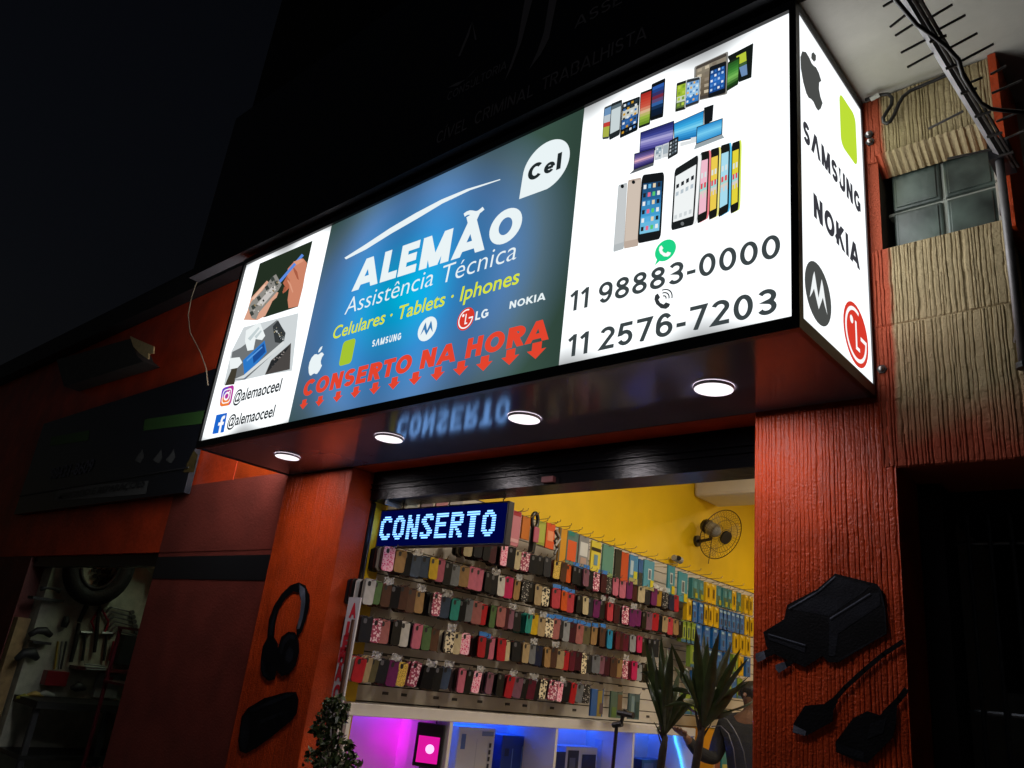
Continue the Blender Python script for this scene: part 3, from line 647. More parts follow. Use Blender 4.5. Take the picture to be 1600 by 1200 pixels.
fcaps('NOKIA', 796, 483, 852, 468.5, 797, 471.5, WH, w=.2, gap=.14)
fcaps('CONSERTO NA HORA', 472, 620.5, 856, 530.5, 477, 595, '#e2442e', w=.25, gap=.12, shear=.05)
for i, (u, v) in enumerate(((475,632),(500,627),(528,620),(556,613),(586,607),(616,599),(649,591.5),(684,584),(720,575.5),(757,568),(797.5,558),(838.5,548))):
    P = fprint(); w = .031+.010*i/11; x, z = FP(u, v); h = w*.72
    P.poly([(x-w*.5,z+h),(x+w*.5,z+h),(x+w*.5,z+.1*h),(x+w,z+.1*h),(x,z-h),(x-w,z+.1*h),(x-w*.5,z+.1*h)], '#e2442e'); P.build('arrow', sign)
fcaps('11 98883-0000', 888.5, 488, 1219.5, 401.5, 893, 456, '#3c4446', w=.165, gap=.13)
fcaps('11 2576-7203', 885, 559, 1214.5, 489, 890, 524.5, '#3c4446', w=.17, gap=.14)
P = fprint(); c = FP(1040, 391.5); r = .036
P.poly([(c[0]+r*math.cos(math.radians(a)), c[1]+r*math.sin(math.radians(a))) for a in range(-120, 226, 10)]+[(c[0]-r*.95, c[1]-r*1.15)], '#20d488')
HAND = [(-.62,.52),(-.42,.62),(-.22,.28),(-.34,.12),(-.18,-.14),(.08,-.32),(.24,-.20),(.58,-.40),(.50,-.60),(.28,-.70),(-.12,-.56),(-.50,-.16),(-.66,.22)]
P.poly([(c[0]+r*a*.95, c[1]+r*b*.95) for a, b in HAND], '#ffffff'); P.build('logo', sign)
P = fprint(); c = FP(1036, 469.5); r = .040
P.poly([(c[0]+r*a*1.1, c[1]+r*b*1.1) for a, b in HAND], '#34383a')
for k in (.25, .5, .75):
    arc = [math.radians(a) for a in range(-10, 101, 10)]
    P.polys([[(c[0]+r*(.02+q*math.cos(t)), c[1]+r*(.1+q*math.sin(t))) for t, q in ((arc[i], k+.05), (arc[i+1], k+.05), (arc[i+1], k-.05), (arc[i], k-.05))] for i in range(len(arc)-1)], '#34383a')
P.build('phone_symbol', sign)
# side panel
sm = lambda y, z, d: (SX+d, y, z)
def SP(u, v): p = on('x', SX, u, v); return (p.y, p.z)
def sprint(): return Print(sm, .00012)
def sbox(pts): q = [SP(*t) for t in pts]; return min(a for a, b in q), max(a for a, b in q), min(b for a, b in q), max(b for a, b in q)
def sctr(u, v, ul, vl, ur, vr, rr):  # centre and the left and right extremes, aspect rr
    c = SP(u, v); w = (SP(ur, vr)[0]-SP(ul, vl)[0])/2; return c[0]-w, c[0]+w, c[1]-w*rr, c[1]+w*rr
logos_on(sprint, {'fruit': sctr(1268, 118, 1250, 95, 1286.5, 140, 1.18), 'green': sctr(1325, 203, 1309, 190, 1341, 215, 1.12), 'bat': sctr(1278, 459, 1257.5, 440, 1299, 480, 1.0), 'batcol': '#f4f8f8', 'face': sctr(1337, 523, 1318, 505, 1357, 545, 1.0)}, '#4a4c4a', sign)
def stext(body, u0, v0, u1, v1, ut, vt, **k):
    a = SP(u0, v0); b = SP(u1, v1); t = SP(ut, vt); P = sprint(); ws, tot = stroke_words(body, k['w'], k['gap']); sx = (b[0]-a[0])/tot; P.polys([[(a[0]+x*sx, (a[1]+b[1])/2+y*(t[1]-a[1])) for x, y in f] for f in ws[0]], '#3a3a40'); P.build('lettering', sign)
stext('SΛMSUNG', 1254.5, 222, 1343.5, 332, 1255, 190, w=.25, gap=.13)
stext('NOKIA', 1271, 344, 1342.5, 417, 1270, 306, w=.25, gap=.13)
# recessed downlights in the soffit: things of their own
LAMP = emat('lamp_disc', '#fff4f8', 85)
for i, (x, y) in enumerate(((.371, .27), (1.166, .25), (1.907, .27), (2.666, .274))):
    d = thing('downlight', (x, y, SOF), ('round white downlight in the glossy sign soffit, nearest the left end', 'round white downlight in the glossy sign soffit, left of the mirrored blue letters',
        'round white downlight in the glossy sign soffit, touching the end of the mirrored letters', 'round white downlight in the glossy sign soffit, nearest the telephone numbers')[i], 'downlight', 'downlights under the sign')
    q = MB(); o = ell(0, 0, .062, .062, 32); n_ = ell(0, 0, .0585, .0585, 32)
    for k in range(32):
        k2 = (k+1) % 32
        q.add([(x+o[k][0], y+o[k][1], SOF+.003), (x+o[k2][0], y+o[k2][1], SOF+.003), (x+n_[k2][0], y+n_[k2][1], SOF-.006), (x+n_[k][0], y+n_[k][1], SOF-.006)], [(0, 1, 2, 3)])
    q.build('trim_ring', mat('white_lamp_ring', (.7, .7, .7), .3), d)
    MB().poly([(x+a, y+b, SOF-.005) for a, b in n_][::-1]).build('lamp_disc', LAMP, d)
# fixing bolts beside the sign
BOLT = mat('steel_bolt', (.35, .33, .32), .3, .9)
for (u, v), lb in (((1357, 209), 'upper of two steel bolt heads beside the sign top corner'), ((1358.5, 220.5), 'lower of two steel bolt heads beside the sign top corner'), ((1377, 576), 'single steel bolt head beside the red round sign logo')):
    p = on('y', F-.012, u, v); b = thing('bolt', p, lb, 'bolt', 'bolts holding the sign')
    MB().ring([p+Vector((0, .010, 0)), p+Vector((0, .002, 0))], .014, 6).build('washer', mat('dark_washer', (.03, .03, .03), .5, .5), b)
    MB().ring([p+Vector((0, .002, 0)), p+Vector((0, -.004, 0)), p+Vector((0, -.008, 0))], [.009, .008, .004], 12).build('head', BOLT, b, smooth=True)

# =================================================================== LED DISPLAY
LY = .76; LX0, LX1 = .548, 1.425; LZ0, LZ1 = 2.137, 2.330
led = thing('led_display', ((LX0+LX1)/2, LY, LZ0), 'black scrolling message board with glowing blue letters hanging in the doorway', 'display')
MB().box((LX0, LY, LZ0), (LX1, LY+.038, LZ1)).build('case', mat('black_led_case', (.012, .012, .016), .4), led, bevel=.003)
MB().add([(LX0+.008, LY-.001, LZ0+.008), (LX1-.008, LY-.001, LZ0+.008), (LX1-.008, LY-.001, LZ1-.008), (LX0+.008, LY-.001, LZ1-.008)], [(0, 1, 2, 3)]).build('screen', emat('led_bloom_glow', (.0, .003, .10), .45), led)  # faint blue emission painted in for the bloom around the letters
FONT5 = {'C': ['01111','11111','11000','11000','11000','11111','01111'], 'O': ['01110','11011','11011','11011','11011','11011','01110'], 'N': ['11011','11011','11111','11111','11111','11011','11011'],
         'S': ['01111','11011','11000','01110','00011','11011','01110'], 'E': ['11111','11000','11000','11110','11000','11000','11111'], 'R': ['11110','11011','11011','11110','11100','11110','11011'], 'T': ['11111','11111','01110','01110','01110','01110','01110']}
FONT = {'C': ['0011110','0111111','1110011','1100000','1100000','1100000','1100000','1100000','1110011','0111111','0011110'],
 'O': ['0011100','0111110','1110111','1100011','1100011','1100011','1100011','1100011','1110111','0111110','0011100'],
 'N': ['1100011','1100011','1110011','1110011','1111011','1111011','1101111','1101111','1100111','1100111','1100011'],
 'S': ['0011110','0111111','1110011','1110000','0111000','0011100','0001110','0000111','1100111','1111110','0111100'],
 'E': ['1111111','1111111','1100000','1100000','1111110','1111110','1100000','1100000','1100000','1111111','1111111'],
 'R': ['1111110','1111111','1100011','1100011','1111111','1111110','1111000','1101100','1100110','1100111','1100011'],
 'T': ['1111111','1111111','0011100','0011100','0011100','0011100','0011100','0011100','0011100','0011100','0011100']}
word = 'CONSERTO'; lx = LX0+.020; wx = LX1-.045-lx; cw = wx/8; px = cw*.80/7; pz = (LZ1-LZ0)*.62/11; zt = LZ1-.036
LEDM = emat('blue_led_dots', (.20, .46, 1.0), 4.6, True)
for i, ch in enumerate(word):
    mb = MB()
    for r, row in enumerate(FONT[ch]):
        for c_, bit in enumerate(row):
            if bit == '1':
                x = lx+i*cw+c_*px; z = zt-(r+1)*pz
                mb.add([(x, LY-.003, z+.15*pz), (x+px*1.0, LY-.003, z+.15*pz), (x+px*1.0, LY-.003, z+.82*pz), (x, LY-.003, z+.82*pz)], [(0, 1, 2, 3)])
    mb.build('lit_letter', LEDM, led)
for x in (LX1-.05, LX0+.10):
    MB().ring([(x, LY+.02, 2.356), (x+.006, LY+.02, 2.350), (x-.006, LY+.02, 2.342), (x, LY+.02, LZ1)], .003, 6).build('hook', BLACK, led)

# =================================================================== SLAT WALL WITH ITS GOODS
WX = .52; XF = .70          # slat face; the plane of the front-most goods
slat = thing('slat_wall', (WX, 3, 1.42), 'long white slotted display wall behind the rows of hanging phone cases', 'display wall')
mb = MB(); z = 1.425
SLW = mat('slat_laminate', (.55, .51, .45), .35, 0, .06, 4)
while z < 2.53:
    mb.box((.506, .80, z), (WX, 5.6, min(z+.069, 2.56))); z += .075
mb.build('panel', SLW, slat)
MB().box((.5005, .80, 1.42), (.5055, 5.6, 2.555)).build('backing', mat('dark_slot_board', (.05, .045, .04), .8), slat)  # dark backing board showing between the slats
TAGM = mat('price_tag_card', (.05, .045, .045), .6)
COL = {'black': '#121214', 'charcoal': '#26272c', 'grey': '#7c8086', 'white': '#dcd8d0', 'cream': '#d8c8a0', 'beige': '#bfa67c', 'tan': '#b08a58', 'brown': '#5c3c2c', 'maroon': '#4a1420', 'wine': '#6c1830',
       'red': '#c8202c', 'coral': '#d84450', 'pink': '#d8748c', 'hot pink': '#e02868', 'rose': '#b8706c', 'mauve': '#8c5c70', 'purple': '#7c2468', 'navy': '#1c2444', 'slate blue': '#4c5c74', 'sky blue': '#2c9ccc',
       'blue': '#1c64b4', 'teal': '#2c9c90', 'green': '#5c7c4c', 'olive': '#6c6444', 'gold': '#b8902c', 'yellow': '#e0b818', 'orange': '#e05c20', 'silver': '#a8acb0', 'flowered pink': '#d8748c', 'leopard pink': '#c03c68', 'glittery gold': '#b8902c', 'spotted cream': '#dccfae', 'dotted black': '#1a1a1c'}
def case_mat(c):
    n_ = 'case_'+c.replace(' ', '_')
    if n_ in MATS: return MATS[n_]
    if c.split()[0] in ('flowered', 'leopard', 'glittery', 'spotted', 'dotted'):
        m = bpy.data.materials.new(n_); m.use_nodes = True; n = m.node_tree.nodes; l = m.node_tree.links; b = n['Principled BSDF']; b.inputs['Roughness'].default_value = .3
        tc = n.new('ShaderNodeTexCoord'); v = n.new('ShaderNodeTexVoronoi'); v.inputs['Scale'].default_value = {'flowered': 90, 'leopard': 130, 'glittery': 300, 'spotted': 80, 'dotted': 110}[c.split()[0]]
        l.new(tc.outputs['Object'], v.inputs[0]); r = n.new('ShaderNodeValToRGB'); r.color_ramp.interpolation = 'CONSTANT'
        a, bb = {'flowered': ('#e8c8d0', '#9c3c58'), 'leopard': ('#d83c78', '#f0b8c8'), 'glittery': ('#7c5c14', '#e0bc54'), 'spotted': ('#2c2420', '#dccfae'), 'dotted': ('#e0dcd8', '#1a1a1c')}[c.split()[0]]
        r.color_ramp.elements[0].color = (*lin(a), 1); r.color_ramp.elements[1].color = (*lin(bb), 1); r.color_ramp.elements[1].position = .42 if c.split()[0] != 'dotted' else .25
        l.new(v.outputs['Distance'], r.inputs[0]); l.new(r.outputs[0], b.inputs['Base Color']); MATS[n_] = m; return m
    return mat(n_, tuple(x*.62 for x in lin(COL[c])), .42, 0, .12, 40, spec=.22)
BAGM = mat('clear_plastic_bag', (.95, .96, .98), .10, 0, 0, 1, .8, 90, 1.0, 0, .34)
CUT = mat('camera_cutout', (.006, .006, .007), .4)
protos = {}
def case_proto(c, w, h, bag, card):
    k = (c, round(w, 3), round(h, 3), bag, card)
    if k in protos: return protos[k]
    mb = MB(); o = rrect(w, h, .012, 3); n = len(o)
    mb.prism([(0, a, b) for a, b in o], (-.009, 0, 0))
    ob = mb.build('phone_case', case_mat(c), None)
    if not c == 'cut':
        q = rrect(.016, .023, .006, 2); MB().poly([(.0008, -w*.16+a, h*.32+b) for a, b in q]).build('camera_cutout', CUT if c not in ('black', 'charcoal') else mat('camera_cutout_grey', (.10, .10, .11), .3), ob)
    if bag:
        mb = MB(); vs = []; fs = []
        for i in range(7):
            for j in range(4):
                vs.append((.003+.010*random.random(), -w*.52+w*1.04*i/6, h*.42+.034*j/3+.010*random.random()))
        for i in range(6):
            for j in range(3): a = i*4+j; fs.append((a, a+1, a+5, a+4))
        mb.add(vs, fs).build('bag_top', BAGM, ob)
    if card:
        MB().prism([(.0, -w*.5, h*.5), (.0, w*.5, h*.5), (.0, w*.5, h*.5+.022), (.0, -w*.5, h*.5+.022)], (-.008, 0, 0)).build('header_card', mat('blue_header_card', (.02, .16, .50), .3), ob)
    protos[k] = ob; ob['used'] = 0; return ob
def place(pr, loc, rot):
    if not pr['used']: pr['used'] = 1; o = pr; o.location = loc
    else: o = copytree(pr, loc)
    o.rotation_euler = rot; return o
HOOKM = mat('chrome_hook_wire', (.45, .45, .46), .25, .9)
hk = MB().ring([(0, 0, 0), (.12, 0, .0), (.20, 0, .002), (.222, 0, .008), (.226, 0, .020)], .0024, 5).build('display_hook', HOOKM); hk['used'] = 0
def hook(y, z, label, grp='wire hooks on the slat wall', x=WX):
    o = hk if not hk['used'] else hk.copy()
    if hk['used']: SC.collection.objects.link(o)
    hk['used'] = 1; o.location = (x, y, z); tag(o, label, 'hook', grp); return o
ORD = 'first second third fourth fifth sixth seventh eighth ninth tenth eleventh twelfth thirteenth fourteenth fifteenth sixteenth'.split()
K, C_, G = 'black', 'charcoal', 'grey'
ROWS = [  # (row words, bottom-to-centre z, case height, [(pixel u, colour)...], tilt)
 ('bottom row', 1.566, .150, [(562,'red'),(573,'beige'),(582,'olive'),(595,C_),(614,'purple'),(626,'glittery gold'),(649,'flowered pink'),(668,K),(684,K),(697,'slate blue'),(722,'pink'),(733,K),(745,'leopard pink'),(766,'mauve'),(783,K),(796,'red'),(809,'mauve'),(819,K),(829,'wine'),(838,K),(849,'spotted cream'),(862,'flowered pink'),(875,'leopard pink'),(886,K),(898,'red'),(907,G),(916,'dotted black')], .10),
 ('fifth row from the top', 1.744, .150, [(571,C_),(587,'flowered pink'),(598,'rose'),(608,K),(618,K),(632,'white'),(650,'pink'),(667,'green'),(679,'brown'),(701,'spotted cream'),(714,'cream'),(729,'leopard pink'),(752,'red'),(760,K),(768,'pink'),(783,'red'),(793,'cream'),(808,K),(821,'beige'),(832,G),(842,'navy'),(856,'tan'),(864,'brown'),(874,'beige'),(883,'red'),(893,'wine'),(902,'maroon'),(911,'spotted cream'),(920,C_),(930,G),(939,'mauve'),(949,'maroon'),(960,'brown'),(969,'tan'),(979,'flowered pink'),(990,'hot pink'),(999,'silver'),(1007,K),(1016,K)], 0),
 ('fourth row from the top', 1.909, .150, [(577,'white'),(590,'green'),(604,'brown'),(617,K),(628,'brown'),(642,'brown'),(656,'tan'),(684,'flowered pink'),(696,'slate blue'),(711,'teal'),(721,K),(731,G),(743,'rose'),(756,'red'),(771,'green'),(781,'rose'),(790,'maroon'),(799,'mauve'),(809,K),(826,'teal'),(836,'yellow'),(847,'beige'),(857,'spotted cream'),(868,'rose'),(877,C_),(886,'silver'),(896,'maroon'),(906,'rose'),(917,'olive'),(928,'tan'),(940,'brown'),(954,'sky blue'),(964,'wine'),(972,'maroon'),(980,'wine'),(989,'silver'),(998,'hot pink'),(1007,K),(1017,K),(1026,C_)], 0),
 ('third row from the top', 2.078, .150, [(609,'leopard pink'),(625,'tan'),(636,K),(650,'slate blue'),(665,'slate blue'),(676,'yellow'),(688,'pink'),(700,K),(713,G),(725,'tan'),(737,'pink'),(748,'pink'),(762,K),(772,K),(782,'white'),(794,'hot pink'),(807,'tan'),(821,'dotted black'),(831,K),(841,'beige'),(853,'spotted cream'),(871,'coral'),(883,'orange'),(893,'coral'),(903,K),(915,'cream'),(923,C_),(931,'purple'),(942,K),(954,'coral'),(965,'maroon'),(976,'flowered pink'),(988,'purple'),(998,'purple'),(1007,K),(1015,'mauve'),(1023,'red'),(1031,K),(1039,'beige'),(1047,'coral'),(1056,'tan'),(1063,K)], 0),
 ('second row from the top', 2.243, .150, [(640,C_),(652,K),(664,'navy'),(733,'cream'),(748,C_),(760,K),(772,'maroon'),(786,'leopard pink'),(798,K),(809,'cream'),(821,'flowered pink'),(835,K),(845,K),(855,C_),(872,'glittery gold'),(880,'brown'),(889,'orange'),(898,K),(907,K),(915,'mauve'),(923,K),(932,'flowered pink'),(942,'maroon'),(952,'dotted black'),(962,'pink'),(973,'pink'),(983,'purple'),(993,'maroon'),(1002,'cream'),(1012,C_),(1022,'purple'),(1030,'gold'),(1039,'dotted black'),(1048,'navy'),(1057,'red')], 0)]
behind = MB(); used_labels = {}
DARKS = ['#121214', '#1c1a1c', '#26272c', '#3a2420', '#4a1420', '#16181e', '#5c3c2c', '#2a2024', '#8a8478', '#6c5a5c', '#b0a898', '#803040']
def row_y(u, z, x=XF):
    # the y on plane x whose point of height z is seen in pixel column u
    lo, hi = .3, 6.5
    for _ in range(40):
        y = (lo+hi)/2; d = Vector((x, y, z))-CAM
        q = [sum(RR[i][k]*d[k] for k in range(3)) for i in range(3)]
        if 800+FPX*q[0]/q[2] < u: lo = y
        else: hi = y
    return y
for rname, zc, hh, items, tilt in ROWS:
    cnt = {}; tot = {}
    for u, c in items: tot[c] = tot.get(c, 0)+1
    ys = [row_y(u, zc) for u, c in items]
    for i, (u, c) in enumerate(items):
        y = ys[i]; cnt[c] = cnt.get(c, 0)+1
        w = .070+.008*random.random(); h = hh+.012*(random.random()-.5)
        w = .050 if random.random() < .5 else .058; h = .108 if random.random() < .5 else .117
        bag = random.random() < (.30 if rname == 'bottom row' else .10); card = (rname.startswith('fourth') and 855 < u < 950) or (rname.startswith('third') and 868 < u < 895) or (rname.startswith('second') and 895 < u < 950) or (rname.startswith('fifth') and 740 < u < 762)
        xo = XF+.02*(random.random()-.5); zo = zc+.010*(random.random()-.5)
        o = place(case_proto(c, w, h, bag and not card, card), (xo, y, zo), (-tilt*(.6+.8*random.random()), random.uniform(-.05, .05), random.uniform(-.38, .06)))
        nm = c if c not in ('flowered pink', 'leopard pink', 'glittery gold', 'spotted cream', 'dotted black') else {'flowered pink': 'pink flowered', 'leopard pink': 'pink leopard print', 'glittery gold': 'glittery gold', 'spotted cream': 'cream spotted', 'dotted black': 'white dotted black'}[c]
        rs = rname.replace(' from the top', '')
        lb = f'only {nm} phone case hanging in the {rname}' if tot[c] == 1 else f'{ORD[cnt[c]-1]} {nm} phone case from the left in the {rname}'
        tag(o, lb, 'phone case', 'phone cases hanging on the slat wall')
        hook(y, zo+h/2-.008, 'wire hook of the '+(f'only {nm} case, {rname}' if tot[c] == 1 else f'{ORD[cnt[c]-1]} {nm} case, {rname}'))
        # the further cases of the same hook
        nb = random.randint(4, 8); x = xo-.016
        for k in range(nb):
            ww = w*random.uniform(.94, 1.04); hk_ = h*random.uniform(.95, 1.03); dy = random.uniform(-.005, .005); dz = random.uniform(-.004, .004)
            col = COL.get(c, '#26272c') if random.random() < .2 else random.choice(DARKS)
            pts = [(x+dy, y+dy+a, zo+dz+b) for a, b in rrect(ww, hk_, .012, 1)]
            behind.prism(pts, (-.009, 0, 0), col); x -= .0135+.006*random.random()
            if x < WX+.02: break
def tint_mat(name, rough=.4, scale=.7):
    m = bpy.data.materials.new(name); m.use_nodes = True; n = m.node_tree.nodes; l = m.node_tree.links; b = n['Principled BSDF']
    a = n.new('ShaderNodeAttribute'); a.attribute_name = 'tint'; x = n.new('ShaderNodeMix'); x.data_type = 'RGBA'; x.blend_type = 'MULTIPLY'; x.inputs[0].default_value = 1
    l.new(a.outputs[0], x.inputs[6]); x.inputs[7].default_value = (scale, scale, scale, 1); l.new(x.outputs[2], b.inputs['Base Color']); b.inputs['Roughness'].default_value = rough; return m
TINT = tint_mat('mixed_case_plastic'); CARD = tint_mat('printed_card', .35, .8)
o = behind.build('phone_cases_behind', TINT); tag(o, 'further phone cases stacked behind the front ones on every hook', 'phone case', None, 'stuff')
# price tags under the rows: pieces of the slat wall's slots
for rname, zc, hh, items, tilt in ROWS:
    for u in range(600, 1010, 37):
        y = row_y(u+random.uniform(-8, 8), zc-.105, WX)
        if y > .85: MB().box((WX, y-.018, zc-.108), (WX+.004, y+.018, zc-.094)).build('price_tag', TAGM, slat)
# the topmost row: bags, straps and big carded accessories
def card_item(name, label, cat, u, z, w, h, fields, grp, x=XF, hookl=None, depth=.012, stack=1):
    y = row_y(u, z, x); P = thing(name, (x, y, z), label, cat, grp)
    base = fields[0]; mb = MB().box((x-depth, y-w/2, z-h/2), (x, y+w/2, z+h/2), base)
    mb.build('pack', CARD, P)
    k = 0
    for (a0, b0, a1, b1, col) in fields[1:]:
        k += 1; MB().add([(x+.0012*k, y-w/2+a0*w, z-h/2+b0*h), (x+.0012*k, y-w/2+a1*w, z-h/2+b0*h), (x+.0012*k, y-w/2+a1*w, z-h/2+b1*h), (x+.0012*k, y-w/2+a0*w, z-h/2+b1*h)], [(0, 1, 2, 3)], col).build('printed_field', CARD, P)
    if hookl: hook(y, z+h/2-.006, hookl, x=x-.18)
    return P
TOP = [(620,2.41,.10,.16,['#8c9498',(.1,.1,.9,.7,'#3c444c')],'grey clear bag half hidden over the message board left end'),(645,2.41,.09,.16,['#a0a8ac',(.1,.2,.9,.8,'#5c6870')],'silver clear bag hanging over the message board'),(669,2.41,.08,.16,['#6c5468'],'mauve wallet case above the letters of the message board'),(691,2.41,.08,.16,['#c07484',(.1,.8,.9,.95,'#e8d0d4')],'pink wallet case above the middle of the message board'),(712,2.41,.09,.16,['#a8a4a8',(.2,.1,.8,.5,'#cc4440')],'grey pack with a red field above the message board'),
 (805,2.41,.085,.20,['#d08090',(.2,.86,.95,.99,'#b01c30'),(.1,.1,.9,.2,'#e8b4bc')],'tall pink pack with red top edge right of the message board'),(822,2.43,.07,.13,['#d0741c'],'plain orange pouch left of the black armband'),
 (845,2.43,.085,.14,['#9ca43c',(.2,.1,.9,.9,'#b4bc50')],'yellow green pouch right of the black armband'),(860,2.43,.08,.15,['#e85c28',(.15,.3,.85,.7,'#f49c70')],'bright orange swimming pouch with white marks in the top row'),(879,2.40,.075,.20,['#dc9c24',(.0,.0,.2,1,'#6c6450')],'deep yellow flat pouch beside the white strap'),
 (894,2.40,.11,.20,['#5c807c',(.08,.1,.88,.72,'#e4602c'),(.1,.86,.6,1,'#2c8c84')],'orange pouch in a teal hanging pack'),(912,2.40,.10,.19,['#8c9094',(.1,.35,.9,.8,'#d8dcdc'),(.2,.1,.8,.3,'#b89c90')],'shiny silver foil bag in the top row'),(931,2.395,.10,.19,['#e0d048',(.0,.66,1,.78,'#2c2818'),(.3,.2,.7,.55,'#6c98b0')],'yellow card pack with a black band and blue window'),
 (950,2.39,.12,.20,['#5c9484',(.0,.0,1,.12,'#88a468')],'large grey green tablet pouch in the top row'),(966,2.39,.07,.19,['#1c2420'],'plain black tablet pouch between grey green and orange'),(976,2.385,.085,.19,['#c84c1c'],'burnt orange tablet pouch with shiny top'),
 (990,2.385,.10,.19,['#3c88b8',(.1,.3,.45,.8,'#b4ccd8'),(.5,.0,.95,.45,'#c8c82c'),(.0,.0,1,.2,'#a8a468')],'blue card pack with yellow flowers, left of the pair'),(1001,2.38,.05,.18,['#1c5c9c',(.0,.0,1,.5,'#1a2c34')],'narrow deep blue box between two flowered cards'),(1014,2.38,.13,.20,['#4898b0',(.4,.35,.72,.72,'#dce4e4'),(.45,.38,.66,.68,'#54687c'),(.62,.08,.95,.35,'#d4c828'),(.0,.0,1,.1,'#a49c68')],'big teal card pack with a framed picture and yellow flowers'),
 (1049,2.395,.095,.20,['#2c8ca0',(.3,.35,.68,.75,'#c8d4d4'),(.36,.39,.6,.7,'#4c5c68'),(.55,.02,.98,.3,'#d0c024')],'first teal card pack beyond the empty slats'),(1067,2.37,.13,.21,['#2f90a4',(.35,.3,.68,.72,'#c8d4d4'),(.4,.34,.62,.68,'#4c5c68'),(.6,.02,.98,.3,'#d0c024')],'large teal card pack with yellow flowers right of the empty slats')]
for u, z, w, h, fl, lb in TOP: card_item('accessory_pack', lb, 'accessory pack', u, z, w, h, fl, 'packs in the top row of the slat wall', hookl='chrome wire hook holding the '+' '.join(lb.split()[:9]))
y = row_y(834, 2.43); arm = thing('armband', (XF, y, 2.43), 'black looped armband with a pink pouch hanging in the top row', 'armband', 'packs in the top row of the slat wall')
ps = [(XF, y+.028*math.sin(a), 2.49+.045*math.cos(a)) for a in [i*.4488 for i in range(15)]]
MB().ring(ps, .012, 6).build('strap_loop', BLACK, arm, smooth=True); MB().ring([(XF, y, 2.45), (XF, y, 2.34), (XF, y-.006, 2.30)], .022, 6).build('strap', BLACK, arm); MB().box((XF+.018, y-.024, 2.36), (XF+.026, y+.024, 2.45)).build('pouch', case_mat('pink'), arm, bevel=.006)
y = row_y(868, 2.40); st = thing('strap_pack', (XF, y, 2.40), 'black and white zigzag wrist strap beside the deep yellow pouch', 'strap', 'packs in the top row of the slat wall')
MB().ring([(XF, y-.02, 2.47), (XF, y+.02, 2.44), (XF, y-.015, 2.41), (XF, y+.02, 2.37), (XF, y+.0, 2.33)], .009, 6).build('strap', BLACK, st); MB().ring([(XF+.01, y-.01, 2.47), (XF+.01, y+.03, 2.43), (XF+.01, y-.01, 2.38)], .007, 6).build('strap', case_mat('white'), st)
# cards low on the wall
for u, fl, lb in ((933, ['#2c5c9c',(.5,.0,.9,1,'#8c7c3c'),(.7,.1,1,.5,'#5c4c54')], 'blue and brown picture folder low on the slat wall'), (963, ['#50685c',(.6,.1,1,.9,'#6c5440'),(.1,.0,.5,.4,'#5c7840')], 'green and brown picture folder between two other folders'), (991, ['#4c6468',(.2,.2,.5,.9,'#7c9498'),(.6,.1,.9,.7,'#38504c')], 'grey green picture folder nearest the bare slats')):
    card_item('picture_folder', lb, 'folder', u, 1.525, .125, .155, fl, 'picture folders low on the slat wall', hookl='chrome wire hook above the '+' '.join(lb.split()[:6]))
# blue, yellow, green and teal boxes on the far bay
BX = {'y': ['#e0b41c',(.25,.2,.75,.8,'#c89c14'),(.36,.28,.64,.72,'#4c3818'),(.1,.86,.5,.95,'#f4e088')], 'b': ['#1464b0',(.2,.15,.8,.6,'#2c7cc0'),(.35,.2,.7,.5,'#1c3c70'),(.1,.8,.6,.92,'#9cc8e8')], 'g': ['#7c9c3c',(.2,.2,.8,.8,'#9cb44c'),(.38,.25,.62,.7,'#2c4c50'),(.0,.0,1,.14,'#2c6c94')], 't': ['#2c7c84',(.2,.1,.8,.55,'#3c6450'),(.3,.5,.75,.85,'#4c98a4'),(.5,.05,.95,.3,'#a8a828')]}
FAR = [('first', 2.388, [(1086,'t'),(1095,'t'),(1107,'y'),(1115,'y'),(1123,'t'),(1133,'t'),(1140,'t'),(1147,'y'),(1154,'t'),(1167,'y'),(1173,'y')]), ('second', 2.222, [(1078,'y'),(1085,'b'),(1096,'b'),(1103,'y'),(1110,'y'),(1120,'y'),(1127,'b'),(1133,'b'),(1139,'b'),(1146,'b'),(1153,'b'),(1159,'b'),(1168,'y'),(1174,'y')]),
 ('third', 2.064, [(1069,'g'),(1076,'g'),(1083,'g'),(1092,'b'),(1105,'b'),(1118,'b'),(1130,'b'),(1140,'b'),(1150,'y'),(1160,'y'),(1169,'y')]), ('fourth', 1.905, [(1083,'g'),(1096,'b'),(1110,'b'),(1124,'b'),(1136,'b'),(1149,'g'),(1158,'y'),(1169,'b')]), ('fifth', 1.735, [(1088,'b'),(1098,'b'),(1129,'g'),(1139,'g'),(1147,'b'),(1156,'g')]), ('lowest', 1.585, [(1074,'g'),(1085,'g'),(1098,'b'),(1110,'b')])]
CN = {'y': 'yellow', 'b': 'blue', 'g': 'green', 't': 'teal'}
for rn, zc, its in FAR:
    cnt = {}
    for u, c in its:
        cnt[c] = cnt.get(c, 0)+1
        card_item('accessory_box', f'{CN[c]} window box, {ORD[cnt[c]-1]} {CN[c]} one in the {rn} row of the far bay', 'accessory box', u, zc, .082, .150, BX[c], 'boxes on the far bay of the slat wall', hookl=f'wire hook behind the {ORD[cnt[c]-1]} {CN[c]} box, {rn} row of the far bay', depth=.035)
for i in range(22):
    y = row_y(800+i*17.0, 2.52, WX+.1); hook(y, 2.515, f'empty wire hook on the top slat, {"near" if i < 11 else "far"} half, {ORD[i % 11]} from its left', 'empty hooks along the top slat')

